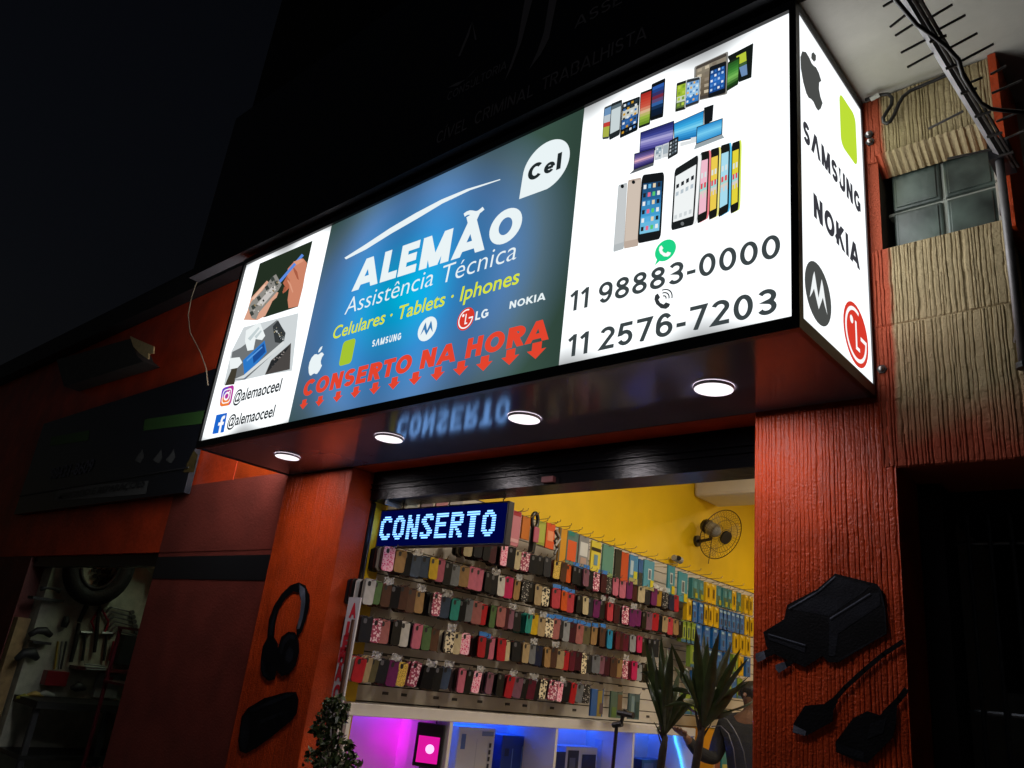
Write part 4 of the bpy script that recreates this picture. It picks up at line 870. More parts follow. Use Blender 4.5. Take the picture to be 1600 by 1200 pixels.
# ------------------------------------------------------------------ counter with lit niches
CX = .64
ct = thing('niche_counter', (CX, 2.3, .12), 'white counter with open niches lit blue and magenta under the slat wall', 'counter')
CW = mat('white_counter_laminate', (.60, .57, .54), .4, 0, .06, 5)
MB().box((.26, .70, 1.362), (CX, 3.86, 1.418)).build('top', CW, ct, bevel=.004)
MB().box((.24, .70, .12), (.26, 3.86, 1.362)).build('back_panel', CW, ct)
for y in (.70, 1.36, 2.235, 3.05, 3.835): MB().box((.26, y, .12), (CX-.004, y+.022, 1.361)).build('divider', CW, ct)
MB().box((.26, .73, .78), (CX-.01, 3.83, .80)).build('shelf', CW, ct)
ybox = lambda: None
S(MB().box((.501, 3.885, .12), (.66, 4.1, 1.42)), 'door_post', mat('orange_wall_strip', (.62, .26, .01), .5))
# magenta flood lamp standing in the first niche
fl = thing('flood_lamp', (.52, 1.20, .80), 'small black flood lamp glowing magenta in the first niche', 'lamp')
fo = on('x', .545, 671, 1164); Rz = Matrix.Rotation(math.radians(38), 3, 'Z')
def fbx(a, b): return MB().box(tuple(fo[i]+a[i] for i in range(3)), tuple(fo[i]+b[i] for i in range(3)), None, Rz, fo)
fbx((-.072, -.03, -.102), (.072, .035, .102)).build('housing', BLACK, fl, bevel=.006)
fbx((-.054, -.0345, -.082), (.054, -.0305, .042)).build('lens', emat('magenta_lens', (.9, .01, .42), .8), fl)
MB().ring([fo+Rz@Vector((.010, -.035, -.016)), fo+Rz@Vector((.010, -.039, -.016))], .022, 16).build('led_chip', emat('magenta_chip', (1.0, .45, .95), 9), fl)
MB().ring([fo+Vector((0, .03, .10)), fo+Vector((.0, .03, .14)), fo+Vector((.01, .02, .19))], .004, 6).build('cable', BLACK, fl)
MB().box((fo.x-.045, fo.y-.01, .80), (fo.x+.045, fo.y+.05, fo.z-.103)).build('bracket', BLACK, fl)
ml = bpy.data.lights.new('flood_light', 'AREA'); ml.energy = 1.7; ml.color = (.9, .0, 1.0); ml.size = .07; ml.shape = 'SQUARE'
mlo = bpy.data.objects.new('flood_light', ml); SC.collection.objects.link(mlo); mlo.parent = fl; mlo.location = Vector((.36, fo.y-.05, fo.z))-wloc(fl); mlo.rotation_euler = Vector((1, .15, 0)).to_track_quat('Z', 'Y').to_euler()
# blue strips
BLUE = emat('blue_led_strip', (.01, .10, 1.0), 75)
for i, (y0, y1) in enumerate(((1.40, 2.22), (2.27, 3.04), (3.08, 3.82))):
    s_ = MB().box((.30, y0, 1.352), (.312, y1, 1.360)).build('light_strip', BLUE); tag(s_, ('blue light strip under the counter top in the niche of white boxes', 'blue light strip under the counter top in the niche behind the stand', 'blue light strip under the counter top in the far niche')[i], 'light strip', 'blue strips in the niches')
s_ = MB().box((.30, .74, 1.352), (.308, 1.34, 1.357)).build('light_strip', emat('violet_led_strip', (.08, .05, 1.0), 16)); tag(s_, 'dim violet light strip over the magenta niche', 'light strip', 'blue strips in the niches')
mb = MB(); pth = [on('y', 3.826, u, v) for u, v in ((1054,1148),(1056,1160),(1060,1172),(1063,1184),(1066,1200),(1067,1215))]
for a, b in zip(pth[:-1], pth[1:]):
    for k in range(4): p = a.lerp(b, k/4); mb.box((p.x-.006, p.y-.008, p.z-.007), (p.x+.006, p.y+.004, p.z+.007))
s_ = mb.build('light_strip', emat('blue_led_beads', (.06, .35, 1.0), 7)); tag(s_, 'bright blue beaded light strip hanging down the far niche wall', 'light strip', 'blue strips in the niches')
# boxes in the niches
def nbox(u, v, w, h, d, col, fields, lb, x=.40, name='stock_box'):
    p = on('x', x, u, v); B = thing(name, (x, p.y, .801 if x < .5 else .121), lb, 'box', 'boxes in the counter niches')
    MB().box((x-d, p.y-w/2, .801 if x < .5 else .121), (x, p.y+w/2, p.z+h/2), col).build('carton', CARD, B, bevel=.003)
    for k, (a0, b0, a1, b1, c) in enumerate(fields):
        xx = x+.001*(k+1); MB().add([(xx, p.y-w/2+a0*w, p.z-h/2+b0*h), (xx, p.y-w/2+a1*w, p.z-h/2+b0*h), (xx, p.y-w/2+a1*w, p.z-h/2+b1*h), (xx, p.y-w/2+a0*w, p.z-h/2+b1*h)], [(0, 1, 2, 3)], c).build('printed_field', CARD, B)
nbox(742, 1182, .30, .30, .12, '#dcdcd8', [(.08,.62,.2,.88,'#5c7cb0'),(.62,.86,.95,.94,'#8090a8')]+[(.84,.3+.12*k,.9,.38+.12*k,'#30343c') for k in range(4)]+[(.48,.05,.49,.8,'#a8acb0')], 'large white carton with small dark symbols in the blue niche')
nbox(805, 1190, .26, .28, .12, '#1c3c8c', [(.1,.6,.25,.75,'#14244c'),(.35,.1,.38,.75,'#7c98cc'),(.68,.1,.71,.8,'#7c98cc'),(.35,.02,.75,.25,'#c4ccd4')], 'dark blue carton right of the white carton')
nbox(908, 1196, .34, .22, .12, '#c8ccd0', [(.06,.2,.4,.9,'#20242c'),(.12,.3,.3,.7,'#5c6474'),(.5,.3,.95,.8,'#181a20')], 'white carton with dark appliance pictures behind the black stand')
nbox(950, 1190, .16, .26, .06, '#c4ccd8', [(.15,.15+.2*k,.4,.27+.2*k,'#20242c') for k in range(4)]+[(.5,.15+.2*k,.9,.25+.2*k,'#8c98a8') for k in range(4)], 'narrow pale carton with a column of dark dots')
nbox(872, 1199, .14, .18, .10, '#182c5c', [(.1,.1,.9,.3,'#30508c')], 'small navy carton in front of the niche divider')
nbox(1020, 1206, .30, .16, .12, '#141418', [(.1,.6,.5,.85,'#5c4c50'),(.6,.2,.9,.7,'#3c4c5c')], 'flat black printed box behind the first palm stem')
# phone holder on a stand
ST = thing('phone_stand', on('y', 1.30, 959, 1200), 'black stand with a folding phone clamp in front of the counter', 'stand')
def t(*uv, Y=1.3): return [on('y', Y, u, v) for u, v in uv]
b0 = on('y', 1.3, 956, 1215); MB().ring([Vector((b0.x, b0.y, .12)), b0]+t((964,1130)), .008, 8).build('pole', BLACK, ST)
MB().ring(t((958,1133),(972,1131)), .012, 8).build('joint', BLACK, ST); MB().ring(t((970,1131),(974,1118)), .008, 8).build('arm', BLACK, ST); MB().ring(t((966,1113),(975,1115),(990,1118)), .013, 8).build('clamp', BLACK, ST); MB().ring(t((972,1122),(978,1109)), .009, 8).build('clamp_screw', BLACK, ST)
q = on('y', 1.3, 958, 1203); MB().ring([q+Vector((0, 0, -.06)), q], [.06, .02], 10).build('collar', BLACK, ST)

# =================================================================== WALL FAN
fc = Vector((.74, 3.98, 2.853)); mt = Vector((.502, 4.02, 2.815))
fan = thing('wall_fan', mt, 'black wire cage fan mounted high on the yellow wall', 'fan')
FB = mat('fan_black_plastic', (.010, .010, .012), .35); FG = mat('fan_grey_plastic', (.28, .28, .27), .4)
nd = Vector((.84, -.24, -.46)).normalized(); e1 = nd.cross(Vector((0, 0, 1))).normalized(); e2 = e1.cross(nd)
def fp_(r, a, d=0): return fc+e1*(r*math.cos(a))+e2*(r*math.sin(a))+nd*d
R0 = .205
for nm, d0 in (('cage', 1), ('cage', -1)):
    mb = MB()
    for rr, dd in ((R0, .0), (R0*.66, .035), (R0*.3, .05)): mb.ring([fp_(rr, i*math.pi/24, dd*d0) for i in range(49)], .0035 if rr == R0 else .0018, 5, False)
    for i in range(44):
        a = i*math.pi/22; mb.ring([fp_(.04, a, .052*d0), fp_(R0*.5, a+.10, .046*d0), fp_(R0*.85, a+.16, .028*d0), fp_(R0, a+.18, .0)], .0010, 4, False)
    mb.build(nm, mat('fan_cage_wire', (.055, .028, .018), .4, .4), fan)
MB().ring([fc+nd*.05, fc+nd*.07], .052, 20).build('badge', FB, fan, smooth=False)
for k in range(3):
    a = k*2.094+.6; mb = MB(); vs = []
    for i in range(7):
        r = .045+.145*i/6; w = .22+.5*math.sin(i/6*2.6); vs += [fp_(r, a-w*.5, -.008), fp_(r, a+w*.5, .014)]
    mb.add(vs, [(2*i, 2*i+1, 2*i+3, 2*i+2) for i in range(6)]).build('blade', mat('fan_blade', (.45, .36, .16), .35, alpha=.30), fan)
MB().ring([fc-nd*.03, fc-nd*.07, fc-nd*.13, fc-nd*.16], [.03, .055, .055, .035], 14).build('motor', FG, fan, smooth=True)
MB().ring([fc-nd*.16, fc-nd*.20], [.06, .05], 14).build('motor_cap', FB, fan)
MB().ring([mt, mt+Vector((.05, 0, .0)), mt+Vector((.13, -.01, .01)), fc-nd*.12-Vector((0, 0, .04))], [.016, .014, .014, .018], 8).build('arm', FB, fan)
MB().ring([mt+Vector((-.002, 0, 0)), mt+Vector((.022, 0, 0))], .045, 14).build('wall_plate', FB, fan)
MB().ring([fc-nd*.1-Vector((0, 0, .05)), fc-nd*.1-Vector((.03, 0, .27))], .003, 5).build('pull_cord', FB, fan)
p = on('x', .55, 1058, 873); cm = thing('security_camera', p, 'small grey dome camera resting on the slat wall top edge', 'camera')
MB().ring([p-Vector((0, .05, .0)), p+Vector((0, .05, -.004))], [.022, .028], 10).build('body', FG, cm); MB().ring([p+Vector((.02, -.02, .005)), p+Vector((.035, -.03, -.004))], .018, 10).build('lens', FB, cm)

# ceiling lights of the shop (above the frame)
CLM = emat('ceiling_tube', '#fff0d8', 33.0)
for i, (x, y) in enumerate(((1.9, 1.75), (2.1, 3.1), (2.0, 5.0), (2.6, 2.4))):
    L = thing('ceiling_light', (x, y, 3.49), ('flat ceiling light over the doorway end of the slat wall', 'flat ceiling light in front of the white beam', 'flat ceiling light behind the white beam', 'flat ceiling light away from the slat wall')[i], 'ceiling light', 'ceiling lights in the shop')
    MB().box((x-.31, y-.16, 3.468), (x+.31, y+.16, 3.499)).build('frame', mat('white_lamp_ring', (.7, .7, .7), .3), L); MB().add([(x-.29, y-.14, 3.466), (x+.29, y-.14, 3.466), (x+.29, y+.14, 3.466), (x-.29, y+.14, 3.466)], [(0, 1, 2, 3)]).build('diffuser', CLM, L)

# =================================================================== PLANTS
def leafmat(n, c): return mat(n, c, .35, 0, .4, 30, .2, 40, .5)
PLM = leafmat('palm_leaf', (.036, .056, .016)); STM = mat('palm_stem', (.030, .022, .013), .8, 0, .4, 30, .5, 60)
def blade(mb, a, b, w, bend, sag=0):
    a = Vector(a); b = Vector(b); ax = (b-a); n = 9; vs = []
    side = ax.cross(Vector((-.55, .83, .1))).normalized(); nrm = side.cross(ax.normalized())
    for i in range(n+1):
        t_ = i/n; p = a+ax*t_+nrm*bend*math.sin(t_*math.pi)+Vector((0, 0, sag*math.sin(t_*math.pi)))
        ww = w*1.0*(.10+.90*math.sin(math.pi*min(1, t_*.62+.06))**1.5)*(1-t_**3.2)
        vs += [p-side*ww+nrm*ww*.5, p, p+side*ww+nrm*ww*.5]
    mb.add(vs, [f for i in range(n) for f in ((3*i, 3*i+1, 3*i+4, 3*i+3), (3*i+1, 3*i+2, 3*i+5, 3*i+4))])
def palm(Y, base, tips, stem, lb):
    b = on('y', Y, *base); P = thing('palm_plant', (on('y', Y, *stem[-1]).x, Y, .12), lb, 'plant', 'palms in the doorway')
    mb = MB()
    for i, (root, (u, v), w, dy) in enumerate(tips):
        r = on('y', Y, *(root or base)); q = on('y', Y+dy, u, v); blade(mb, r, q, w, random.uniform(-.03, .03), random.uniform(0, .02))
    for i in range(11):
        root, (u, v), w, dy = random.choice(tips); r = on('y', Y, *(root or base)); q = on('y', Y+dy+random.uniform(-.15, .15), u+random.uniform(-22, 22), v+random.uniform(8, 70))
        blade(mb, r+Vector((0, 0, random.uniform(-.02, .05))), q, w*random.uniform(.45, .9), random.uniform(-.10, .10), random.uniform(-.02, .07))
    mb.build('leaves', PLM, P, smooth=True)
    st_ = [on('y', Y, *s) for s in stem]; st_.append(Vector((st_[-1].x, Y, .34)))
    MB().ring(st_[:-1]+[st_[-1]], [.010]+[.015]*(len(st_)-1), 8).build('stem', STM, P, smooth=True)
    mb = MB()
    for k in range(14):
        s0 = st_[0].lerp(st_[1], random.random()); mb.ring([s0, s0+Vector((random.uniform(-.04, .04), random.uniform(-.03, .03), random.uniform(.05, .12)))], [.006, .001], 4)
    mb.build('old_leaf_stubs', STM, P)
    x = st_[-1].x; MB().ring([(x, Y, .12), (x, Y, .13), (x, Y, .36), (x, Y, .36), (x, Y, .33)], [.12, .13, .17, .15, .14], 20).build('pot', mat('dark_clay_pot', (.10, .045, .03), .7, 0, .2, 12), P)
palm(1.15, (1038,1150), [(None,(1007,995),.017,-.1),(None,(1018,1008),.018,.1),(None,(1033,992),.020,.0),(None,(1050,1005),.020,-.15),(None,(1009,1030),.013,.2),(None,(1042,1020),.022,.1),(None,(1063,1045),.016,.1),(None,(1025,1040),.020,-.1),((1036,1080),(1091,1090),.012,-.1),(None,(1075,1078),.018,.0),(None,(1062,1075),.017,.15),(None,(1097,1078),.016,.1),(None,(1050,1060),.022,-.05),(None,(1030,1060),.024,.05)], [(1040,1150),(1036,1172),(1030,1215)], 'taller thin stemmed palm with upright dark leaves in front of the blue niche')
palm(1.0, (1098,1140), [(None,(1087,977),.020,-.1),(None,(1100,984),.018,.1),(None,(1106,1000),.024,.0),(None,(1124,986),.019,-.1),(None,(1144,1003),.020,.1),(None,(1158,1012),.018,.0),(None,(1171,1026),.011,-.1),(None,(1172,1055),.008,.1),(None,(1173,1064),.008,.0),(None,(1092,1020),.026,.1),(None,(1118,1015),.026,-.1),(None,(1135,1030),.022,.1),((1085,1095),(1048,1004),.012,-.1),((1088,1100),(1052,1040),.012,.1),(None,(1152,1072),.026,.0),(None,(1140,1090),.022,.15),(None,(1110,1050),.026,.1),(None,(1082,1040),.020,.0)], [(1098,1135),(1092,1165),(1084,1215)], 'palm with broad fanned leaves beside the right pillar')
BU = leafmat('bush_leaf', (.030, .052, .014))
bp_ = on('y', .46, 520, 1195); bush = thing('potted_bush', (bp_.x, .46, .12), 'small leafy potted bush in front of the left pillar', 'plant')
mb = MB(); rnd = random.Random(5)
for u, v, r, n in ((515,1102,.035,60),(527,1096,.028,40),(540,1106,.022,30),(505,1118,.035,50),(500,1140,.040,70),(522,1128,.036,60),(535,1120,.025,40),(510,1160,.042,70),(530,1155,.03,40),(545,1165,.02,30),(498,1182,.055,90),(525,1190,.055,90),(548,1195,.045,70),(490,1200,.05,60),(545,1178,.03,40)):
    c = on('y', .46, u, v)
    for k in range(n):
        d = Vector((rnd.gauss(0, 1), rnd.gauss(0, 1), rnd.gauss(0, 1))).normalized()*r*rnd.random()**.4; p = c+d
        a = Vector((rnd.gauss(0, 1), rnd.gauss(0, 1), rnd.gauss(0, 1))).normalized(); b = a.cross(Vector((rnd.gauss(0, 1), .3, rnd.gauss(0, 1)))).normalized(); s_ = rnd.uniform(.010, .020)
        mb.add([p-a*s_, p+b*s_*.55+a*s_*.1, p+a*s_, p-b*s_*.55+a*s_*.1], [(0, 1, 2, 3)])
mb.build('leaves', BU, bush)
mb = MB(); c0 = on('y', .46, 520, 1205)
for u, v in ((520,1100),(540,1108),(503,1130),(545,1165),(555,1190),(495,1175)):
    c1 = on('y', .46, u, v); mb.ring([Vector((c0.x, .46, .4)), c0.lerp(c1, .3), c1], [.010, .006, .003], 5)
mb.build('branches', STM, bush); MB().ring([(c0.x, .46, .12), (c0.x, .46, .14), (c0.x, .46, .42), (c0.x, .46, .42), (c0.x, .46, .40)], [.10, .11, .14, .12, .11], 20).build('pot', MATS['dark_clay_pot'], bush)
# upright name board with red letters leaning by the door, brown stick before it
ub = thing('upright_sign_board', (.66, .60, .12), 'narrow white upright board with red vertical lettering inside the left door edge', 'sign')
UB = mat('white_sign_board', (.50, .48, .50), .5, 0, .1, 12)
q = [on('y', .60, *uv) for uv in ((545.5,933),(563.5,935),(531,1120),(513,1118))]; q[2] = Vector((q[1].x, .60, .2)); q[3] = Vector((q[0].x, .60, .2))
bx0, bx1, bz1 = q[0].x, q[1].x, q[0].z
MB().box((bx0, .60, .20), (bx1, .608, bz1)).build('board', UB, ub)
for ch, (u, v) in zip('ALEMÃO', ((552,953),(546,982),(540.5,1004),(535,1022.5),(530,1051),(526,1081))):
    c = on('y', .598, u, v); vs, fs, w = textmesh(ch, .06); cap = .062; sx = .050/w
    mb = MB(); mb.keep = True; mb.add([(c.x-.025+a*sx, .5985, c.z-cap/2+b*cap) for a, b in vs], fs); mb.build('letter', mat('red_letter_paint', (.50, .015, .03), .5), ub)
stick = MB().ring([on('y', .585, 552, 968), on('y', .585, 545, 1010), Vector((on('y', .585, 531, 1110).x, .585, .25))], [.008, .009, .010], 8).build('wooden_pole', mat('brown_pole_wood', (.07, .025, .012), .5, 0, .3, 30)); tag(stick, 'thin brown wooden pole standing before the white upright board', 'pole')

# =================================================================== PERSON AT THE BACK
per = thing('person', (1.10, 3.8, .12), 'dark haired person in a dark grey shirt seen from behind beside the palm', 'person')
def skin(name, pts, edges, m, parent, sub=2):
    me = bpy.data.meshes.new(name); me.from_pydata([p[0] for p in pts], edges, []); me.materials.append(m)
    ob = bpy.data.objects.new(name, me); SC.collection.objects.link(ob); ob.parent = parent; ob.location = -wloc(parent)
    ob.modifiers.new('skin', 'SKIN'); s_ = ob.modifiers.new('sub', 'SUBSURF'); s_.levels = sub; s_.render_levels = sub
    for i, p in enumerate(pts):
        r = p[1]; me.skin_vertices[0].data[i].radius = r if isinstance(r, tuple) else (r, r)
    me.skin_vertices[0].data[0].use_root = True; return ob
px_, py_, fz = 1.10, 3.8, .12
SKINM = mat('brown_skin', (.15, .075, .045), .5, 0, .1, 30); SHIRT = mat('dark_grey_shirt', (.020, .020, .022), .85, 0, .25, 18, .3, 90); TRS = mat('dark_trousers', (.02, .022, .03), .85); HAIR = mat('black_hair', (.008, .007, .006), .5, 0, .3, 60, .5, 120)
B = lambda x, y, z: (px_+x, py_+y, fz+z)
pts = [(B(0, 0, .93), (.15, .11)), (B(0, 0, 1.08), (.14, .10)), (B(0, -.01, 1.25), (.165, .11)), (B(0, 0, 1.38), (.15, .085)), (B(0, 0, 1.46), (.05, .05)), (B(0, -.01, 1.53), .058), (B(0, -.02, 1.60), .082),
       (B(-.19, 0, 1.36), .058), (B(-.26, -.04, 1.12), .045), (B(-.29, -.22, 1.16), .036), (B(-.31, -.36, 1.26), .026),
       (B(.19, 0, 1.36), .058), (B(.26, .02, 1.10), .045), (B(.25, .20, 1.0), .036), (B(.22, .33, 1.03), .026),
       (B(-.09, 0, .86), .095), (B(-.10, -.02, .48), .062), (B(-.10, .02, .07), .042), (B(-.11, .16, .035), .036), (B(.09, 0, .86), .095), (B(.10, -.02, .48), .062), (B(.10, .02, .07), .042), (B(.11, .16, .035), .036)]
body = skin('body', pts, [(0,1),(1,2),(2,3),(3,4),(4,5),(5,6),(3,7),(7,8),(8,9),(9,10),(3,11),(11,12),(12,13),(13,14),(0,15),(15,16),(16,17),(17,18),(0,19),(19,20),(20,21),(21,22)], SKINM, per)
grow = lambda p, k: (p[0], tuple(v*k for v in p[1]) if isinstance(p[1], tuple) else p[1]*k)
sh_i = [0, 1, 2, 3, 7, 8, 11, 12]; sp_ = [grow(pts[i], 1.22) for i in sh_i]
skin('shirt', sp_+[(B(0, .0, 1.465), (.075, .072)), (B(-.288, -.20, 1.155), .046), (B(.252, .18, 1.01), .046), (B(-.305, -.33, 1.24), .036), (B(.225, .30, 1.02), .036)], [(0,1),(1,2),(2,3),(3,4),(4,5),(3,6),(6,7),(3,8),(5,9),(7,10),(9,11),(10,12)], SHIRT, per)
skin('trousers', [grow(pts[i], 1.15) for i in (0, 15, 16, 17, 19, 20, 21)], [(0,1),(1,2),(2,3),(0,4),(4,5),(5,6)], TRS, per)
skin('hair', [(B(0, .0, 1.50), .055), (B(0, .0, 1.56), .085), (B(0, -.005, 1.615), .094), (B(0, -.02, 1.655), .075)], [(0,1),(1,2),(2,3)], HAIR, per)
for sx_ in (-1, 1):
    h0 = Vector(B(-.31, -.36, 1.26)) if sx_ < 0 else Vector(B(.22, .33, 1.03)); d = Vector((0, -1, .35)).normalized() if sx_ < 0 else Vector((0, 1, .15)).normalized()
    sd = Vector((1, 0, 0)); up = Vector((0, -.35, 1)).normalized() if sx_ < 0 else Vector((0, -.15, 1))
    hp = [(h0, .026), (h0+d*.05, (.032, .018)), (h0+d*.085, (.036, .015))]; ed = [(0, 1), (1, 2)]
    for k in range(4):
        a = h0+d*.09+sd*(k-1.5)*.019; L = (.065, .078, .074, .058)[k]; i0 = len(hp)
        hp += [(a, .009), (a+d*L*.5+up*.006, .0085), (a+d*L*.85-up*.012, .007)]; ed += [(2, i0), (i0, i0+1), (i0+1, i0+2)]
    i0 = len(hp); s2 = sd*(.03 if sx_ < 0 else -.03); hp += [(h0+d*.04+s2, .010), (h0+d*.075+s2*1.5, .0085)]; ed += [(1, i0), (i0, i0+1)]
    skin('hand', hp, ed, SKINM, per, 1)
mb = MB().ring([Vector(B(0, -.105, 1.565)), Vector(B(0, -.125, 1.55))], [.014, .009], 8); mb.build('nose', SKINM, per)
for s_ in (-.083, .083): MB().ring([Vector(B(s_, -.005, 1.59)), Vector(B(s_*1.12, .0, 1.555))], [.018, .012], 8).build('ear', SKINM, per)
chp = on('y', 3.4, 1135, 1130); ch_ = thing('office_chair', (1.35, 3.45, .12), 'office chair with thin silver arm loops beside the person', 'chair')
MB().ring([on('y', 3.5, u, v) for u, v in ((1108,1122),(1122,1118),(1136,1124),(1146,1138),(1155,1155),(1162,1175),(1166,1200))], .0035, 6).build('arm_loop', mat('chair_silver', (.12, .12, .125), .4, .6), ch_, smooth=True)
MB().ring([on('y', 3.3, u, v) for u, v in ((1112,1135),(1126,1134),(1138,1146),(1146,1170),(1150,1205))], .0035, 6).build('arm_loop', MATS['chair_silver'], ch_, smooth=True)
c = on('y', 3.4, 1150, 1250); MB().box((c.x-.05, 3.25, .55), (c.x+.38, 3.68, .62)).build('seat', BLACK, ch_, bevel=.02); MB().ring([(c.x+.16, 3.46, .14), (c.x+.16, 3.46, .55)], .03, 10).build('column', BLACK, ch_)
for k in range(5): a = k*1.2566; MB().ring([(c.x+.16, 3.46, .16), (c.x+.16+.26*math.cos(a), 3.46+.26*math.sin(a), .14)], [.02, .014], 6).build('leg', BLACK, ch_)
nbox(1117, 1192, .17, .20, .08, '#8c4c4c', [(.1,.1,.5,.5,'#c8a89c'),(.5,.5,.9,.9,'#b07068'),(.15,.6,.45,.9,'#d8c4b4')], 'red and cream patterned carton left of the person', x=.56); nbox(1134, 1180, .13, .26, .10, '#2c8c94', [(.1,.05,.9,.25,'#c8c070')], 'tall teal carton right of the patterned carton', x=.56)

# =================================================================== PICTURES PAINTED ON THE PILLARS
def pic_mat(n, c, r=.6): return mat(n, c, r, 0, .45, 18, .15, 150, .12)
PK = [pic_mat('picture_black', (.0040, .0045, .006)), pic_mat('picture_slate', (.011, .013, .018)), pic_mat('picture_pale', (.10, .115, .15))]
def pil(x, z, d): return (x, F-.0068-d, z)
class Pic:
    def __init__(s): s.mb = MB(); s.k = 0; s.mb.keep = True
    def poly(s, px, m=0):
        s.k += 1; pts = [on('y', F-.0068, u, v) for u, v in px]; s.mb.poly([(p.x, F-.0068-.0003*s.k, p.z) for p in pts], m); return s
    def stroke(s, px, w, m=0):
        s.k += 1; P = [on('y', F-.0068, u, v) for u, v in px]
        for a, b in zip(P[:-1], P[1:]):
            n = Vector((-(b.z-a.z), 0, b.x-a.x)).normalized()*w; e = (b-a).normalized()*w*.35
            s.mb.poly([(q.x, F-.0068-.0003*s.k, q.z) for q in (a-e+n, b+e+n, b+e-n, a-e-n)], m)
        return s
    def build(s, name, parent): return s.mb.build(name, PK, parent)
g3 = lambda *t: [(360+x/3.75, 880+y/3.75) for x, y in t]
P = Pic()
P.poly(g3((215,440),(225,330),(255,250),(300,180),(350,130),(400,112),(440,130),(465,190),(462,260),(440,340),(415,410),(388,425),(385,380),(410,300),(415,220),(405,175),(370,165),(325,205),(285,270),(265,340),(255,440)), 0)
P.poly(g3((405,122),(438,150),(440,230),(425,320),(405,385),(388,385),(408,300),(415,220),(405,165)), 2)
P.poly(g3((262,285),(270,270),(255,350),(245,420),(228,430),(238,350)), 1)
P.poly(g3((180,560),(190,490),(215,440),(255,430),(280,470),(275,600),(262,680),(225,690),(190,660),(178,620)), 0)
P.poly(g3((300,430),(340,402),(380,405),(402,450),(405,520),(385,600),(345,650),(300,662),(272,630),(272,520)), 0)
P.poly(g3((310,450),(345,415),(375,420),(385,450),(350,440),(318,480),(300,540),(292,520)), 1)
P.poly(g3((325,520),(350,490),(372,510),(368,560),(345,590),(325,570)), 1)
P.poly(g3((182,600),(188,540),(205,640),(235,680),(200,660)), 1)
P.build('headphone_picture', pl)
P = Pic()
P.poly(g3((65,900),(100,850),(200,790),(330,755),(385,755),(400,800),(390,880),(360,920),(250,1010),(150,1085),(90,1115),(55,1100),(45,1040)), 0)
P.poly(g3((70,930),(88,885),(112,900),(118,960),(105,1050),(85,1095),(62,1085),(56,1030)), 1)
P.poly(g3((175,920),(300,870),(310,885),(180,940)), 1); P.poly(g3((110,860),(330,765),(380,765),(340,785),(140,870)), 1)
P.build('speaker_picture', pl)
g2 = lambda *t: [(1160+x/2, 600+y/2) for x, y in t]
P = Pic()
P.poly(g2((65,775),(130,735),(140,690),(235,640),(290,592),(420,625),(440,650),(452,780),(300,870),(270,870),(250,850),(195,885),(100,845),(75,820)), 0)
P.poly(g2((145,700),(240,645),(292,600),(400,630),(380,650),(270,725),(160,705)), 1); P.poly(g2((272,735),(400,655),(430,650),(432,690),(300,780),(290,850),(270,850)), 1)
P.poly(g2((75,780),(200,815),(195,840),(85,800)), 1)
P.poly(g2((58,838),(95,822),(104,842),(70,858)), 0); P.poly(g2((120,876),(150,858),(160,874),(132,892)), 0); P.poly(g2((42,843),(68,834),(75,858),(50,870),(42,860)), 2); P.poly(g2((104,878),(132,868),(140,888),(115,903),(105,892)), 2)
P.stroke(g2((146,702),(238,648),(290,602)), .0016, 2); P.stroke(g2((275,733),(400,655)), .0016, 2); P.stroke(g2((300,864),(448,780)), .0014, 1); P.stroke(g2((84,782),(198,816)), .0014, 2); P.stroke(g2((428,634),(446,700),(450,770)), .0016, 1)
P.build('charger_picture', pr)
P = Pic()
P.stroke(g2((500,806),(440,845),(380,895),(320,950),(290,985)), .006, 0)
P.poly(g2((160,1060),(195,1005),(255,1000),(290,975),(300,990),(285,1020),(282,1055),(200,1100),(158,1090)), 0); P.poly(g2((160,1065),(200,1085),(196,1100),(158,1088)), 2)
P.build('cable_picture', pr)
P = Pic()
P.stroke(g2((512,955),(490,985),(465,1010),(445,1030)), .007, 0)
P.poly(g2((290,1120),(345,1045),(390,1022),(430,1035),(460,1005),(485,995),(480,1060),(470,1105),(390,1185),(350,1175),(292,1150)), 0); P.poly(g2((292,1122),(380,1150),(380,1175),(296,1148)), 1); P.poly(g2((400,1060),(450,1045),(440,1090),(390,1110)), 1)
P.build('cable_picture', pr)

# =================================================================== UPPER DARK BANNER
ban = thing('upper_banner', (1.6, -.03, 3.60), 'black upper storey banner with faint grey lettering and a sailing boat drawing', 'banner')
BNM = mat('black_banner_vinyl', (.020, .020, .024), .5, 0, .2, 4); BNT = mat('faint_banner_print', (.55, .55, .60), .6)
MB().box((-.60, -.03, 3.604), (3.62, .02, 4.75)).build('panel', BNM, ban)
MB().box((-.60, -.042, 3.592), (3.62, .02, 3.6035)).build('edge_strip', mat('banner_edge_alloy', (.035, .035, .04), .5, .3), ban)
def btext(body, u0, v0, u1, v1, cap, bold=.0, shear=0):
    a = on('y', -.032, u0, v0); b = on('y', -.032, u1, v1); ws, w = stroke_words(body, .13); sx = (b.x-a.x)/w
    for wd in ws:
        if not wd: continue
        mb = MB(); mb.keep = True
        for f in wd: mb.poly([(a.x+x*sx, -.0325, (a.z+b.z)/2+y*cap) for x, y in f])
        mb.build('lettering', BNT, ban)
btext('CÍVEL  CRIMINAL  TRABALHISTA', 681, 226, 1010, 60, .062); btext('ASSESSORIA', 898, 42, 1095, -60, .055); btext('CONSULTORIA', 697, 165, 792, 100, .045)
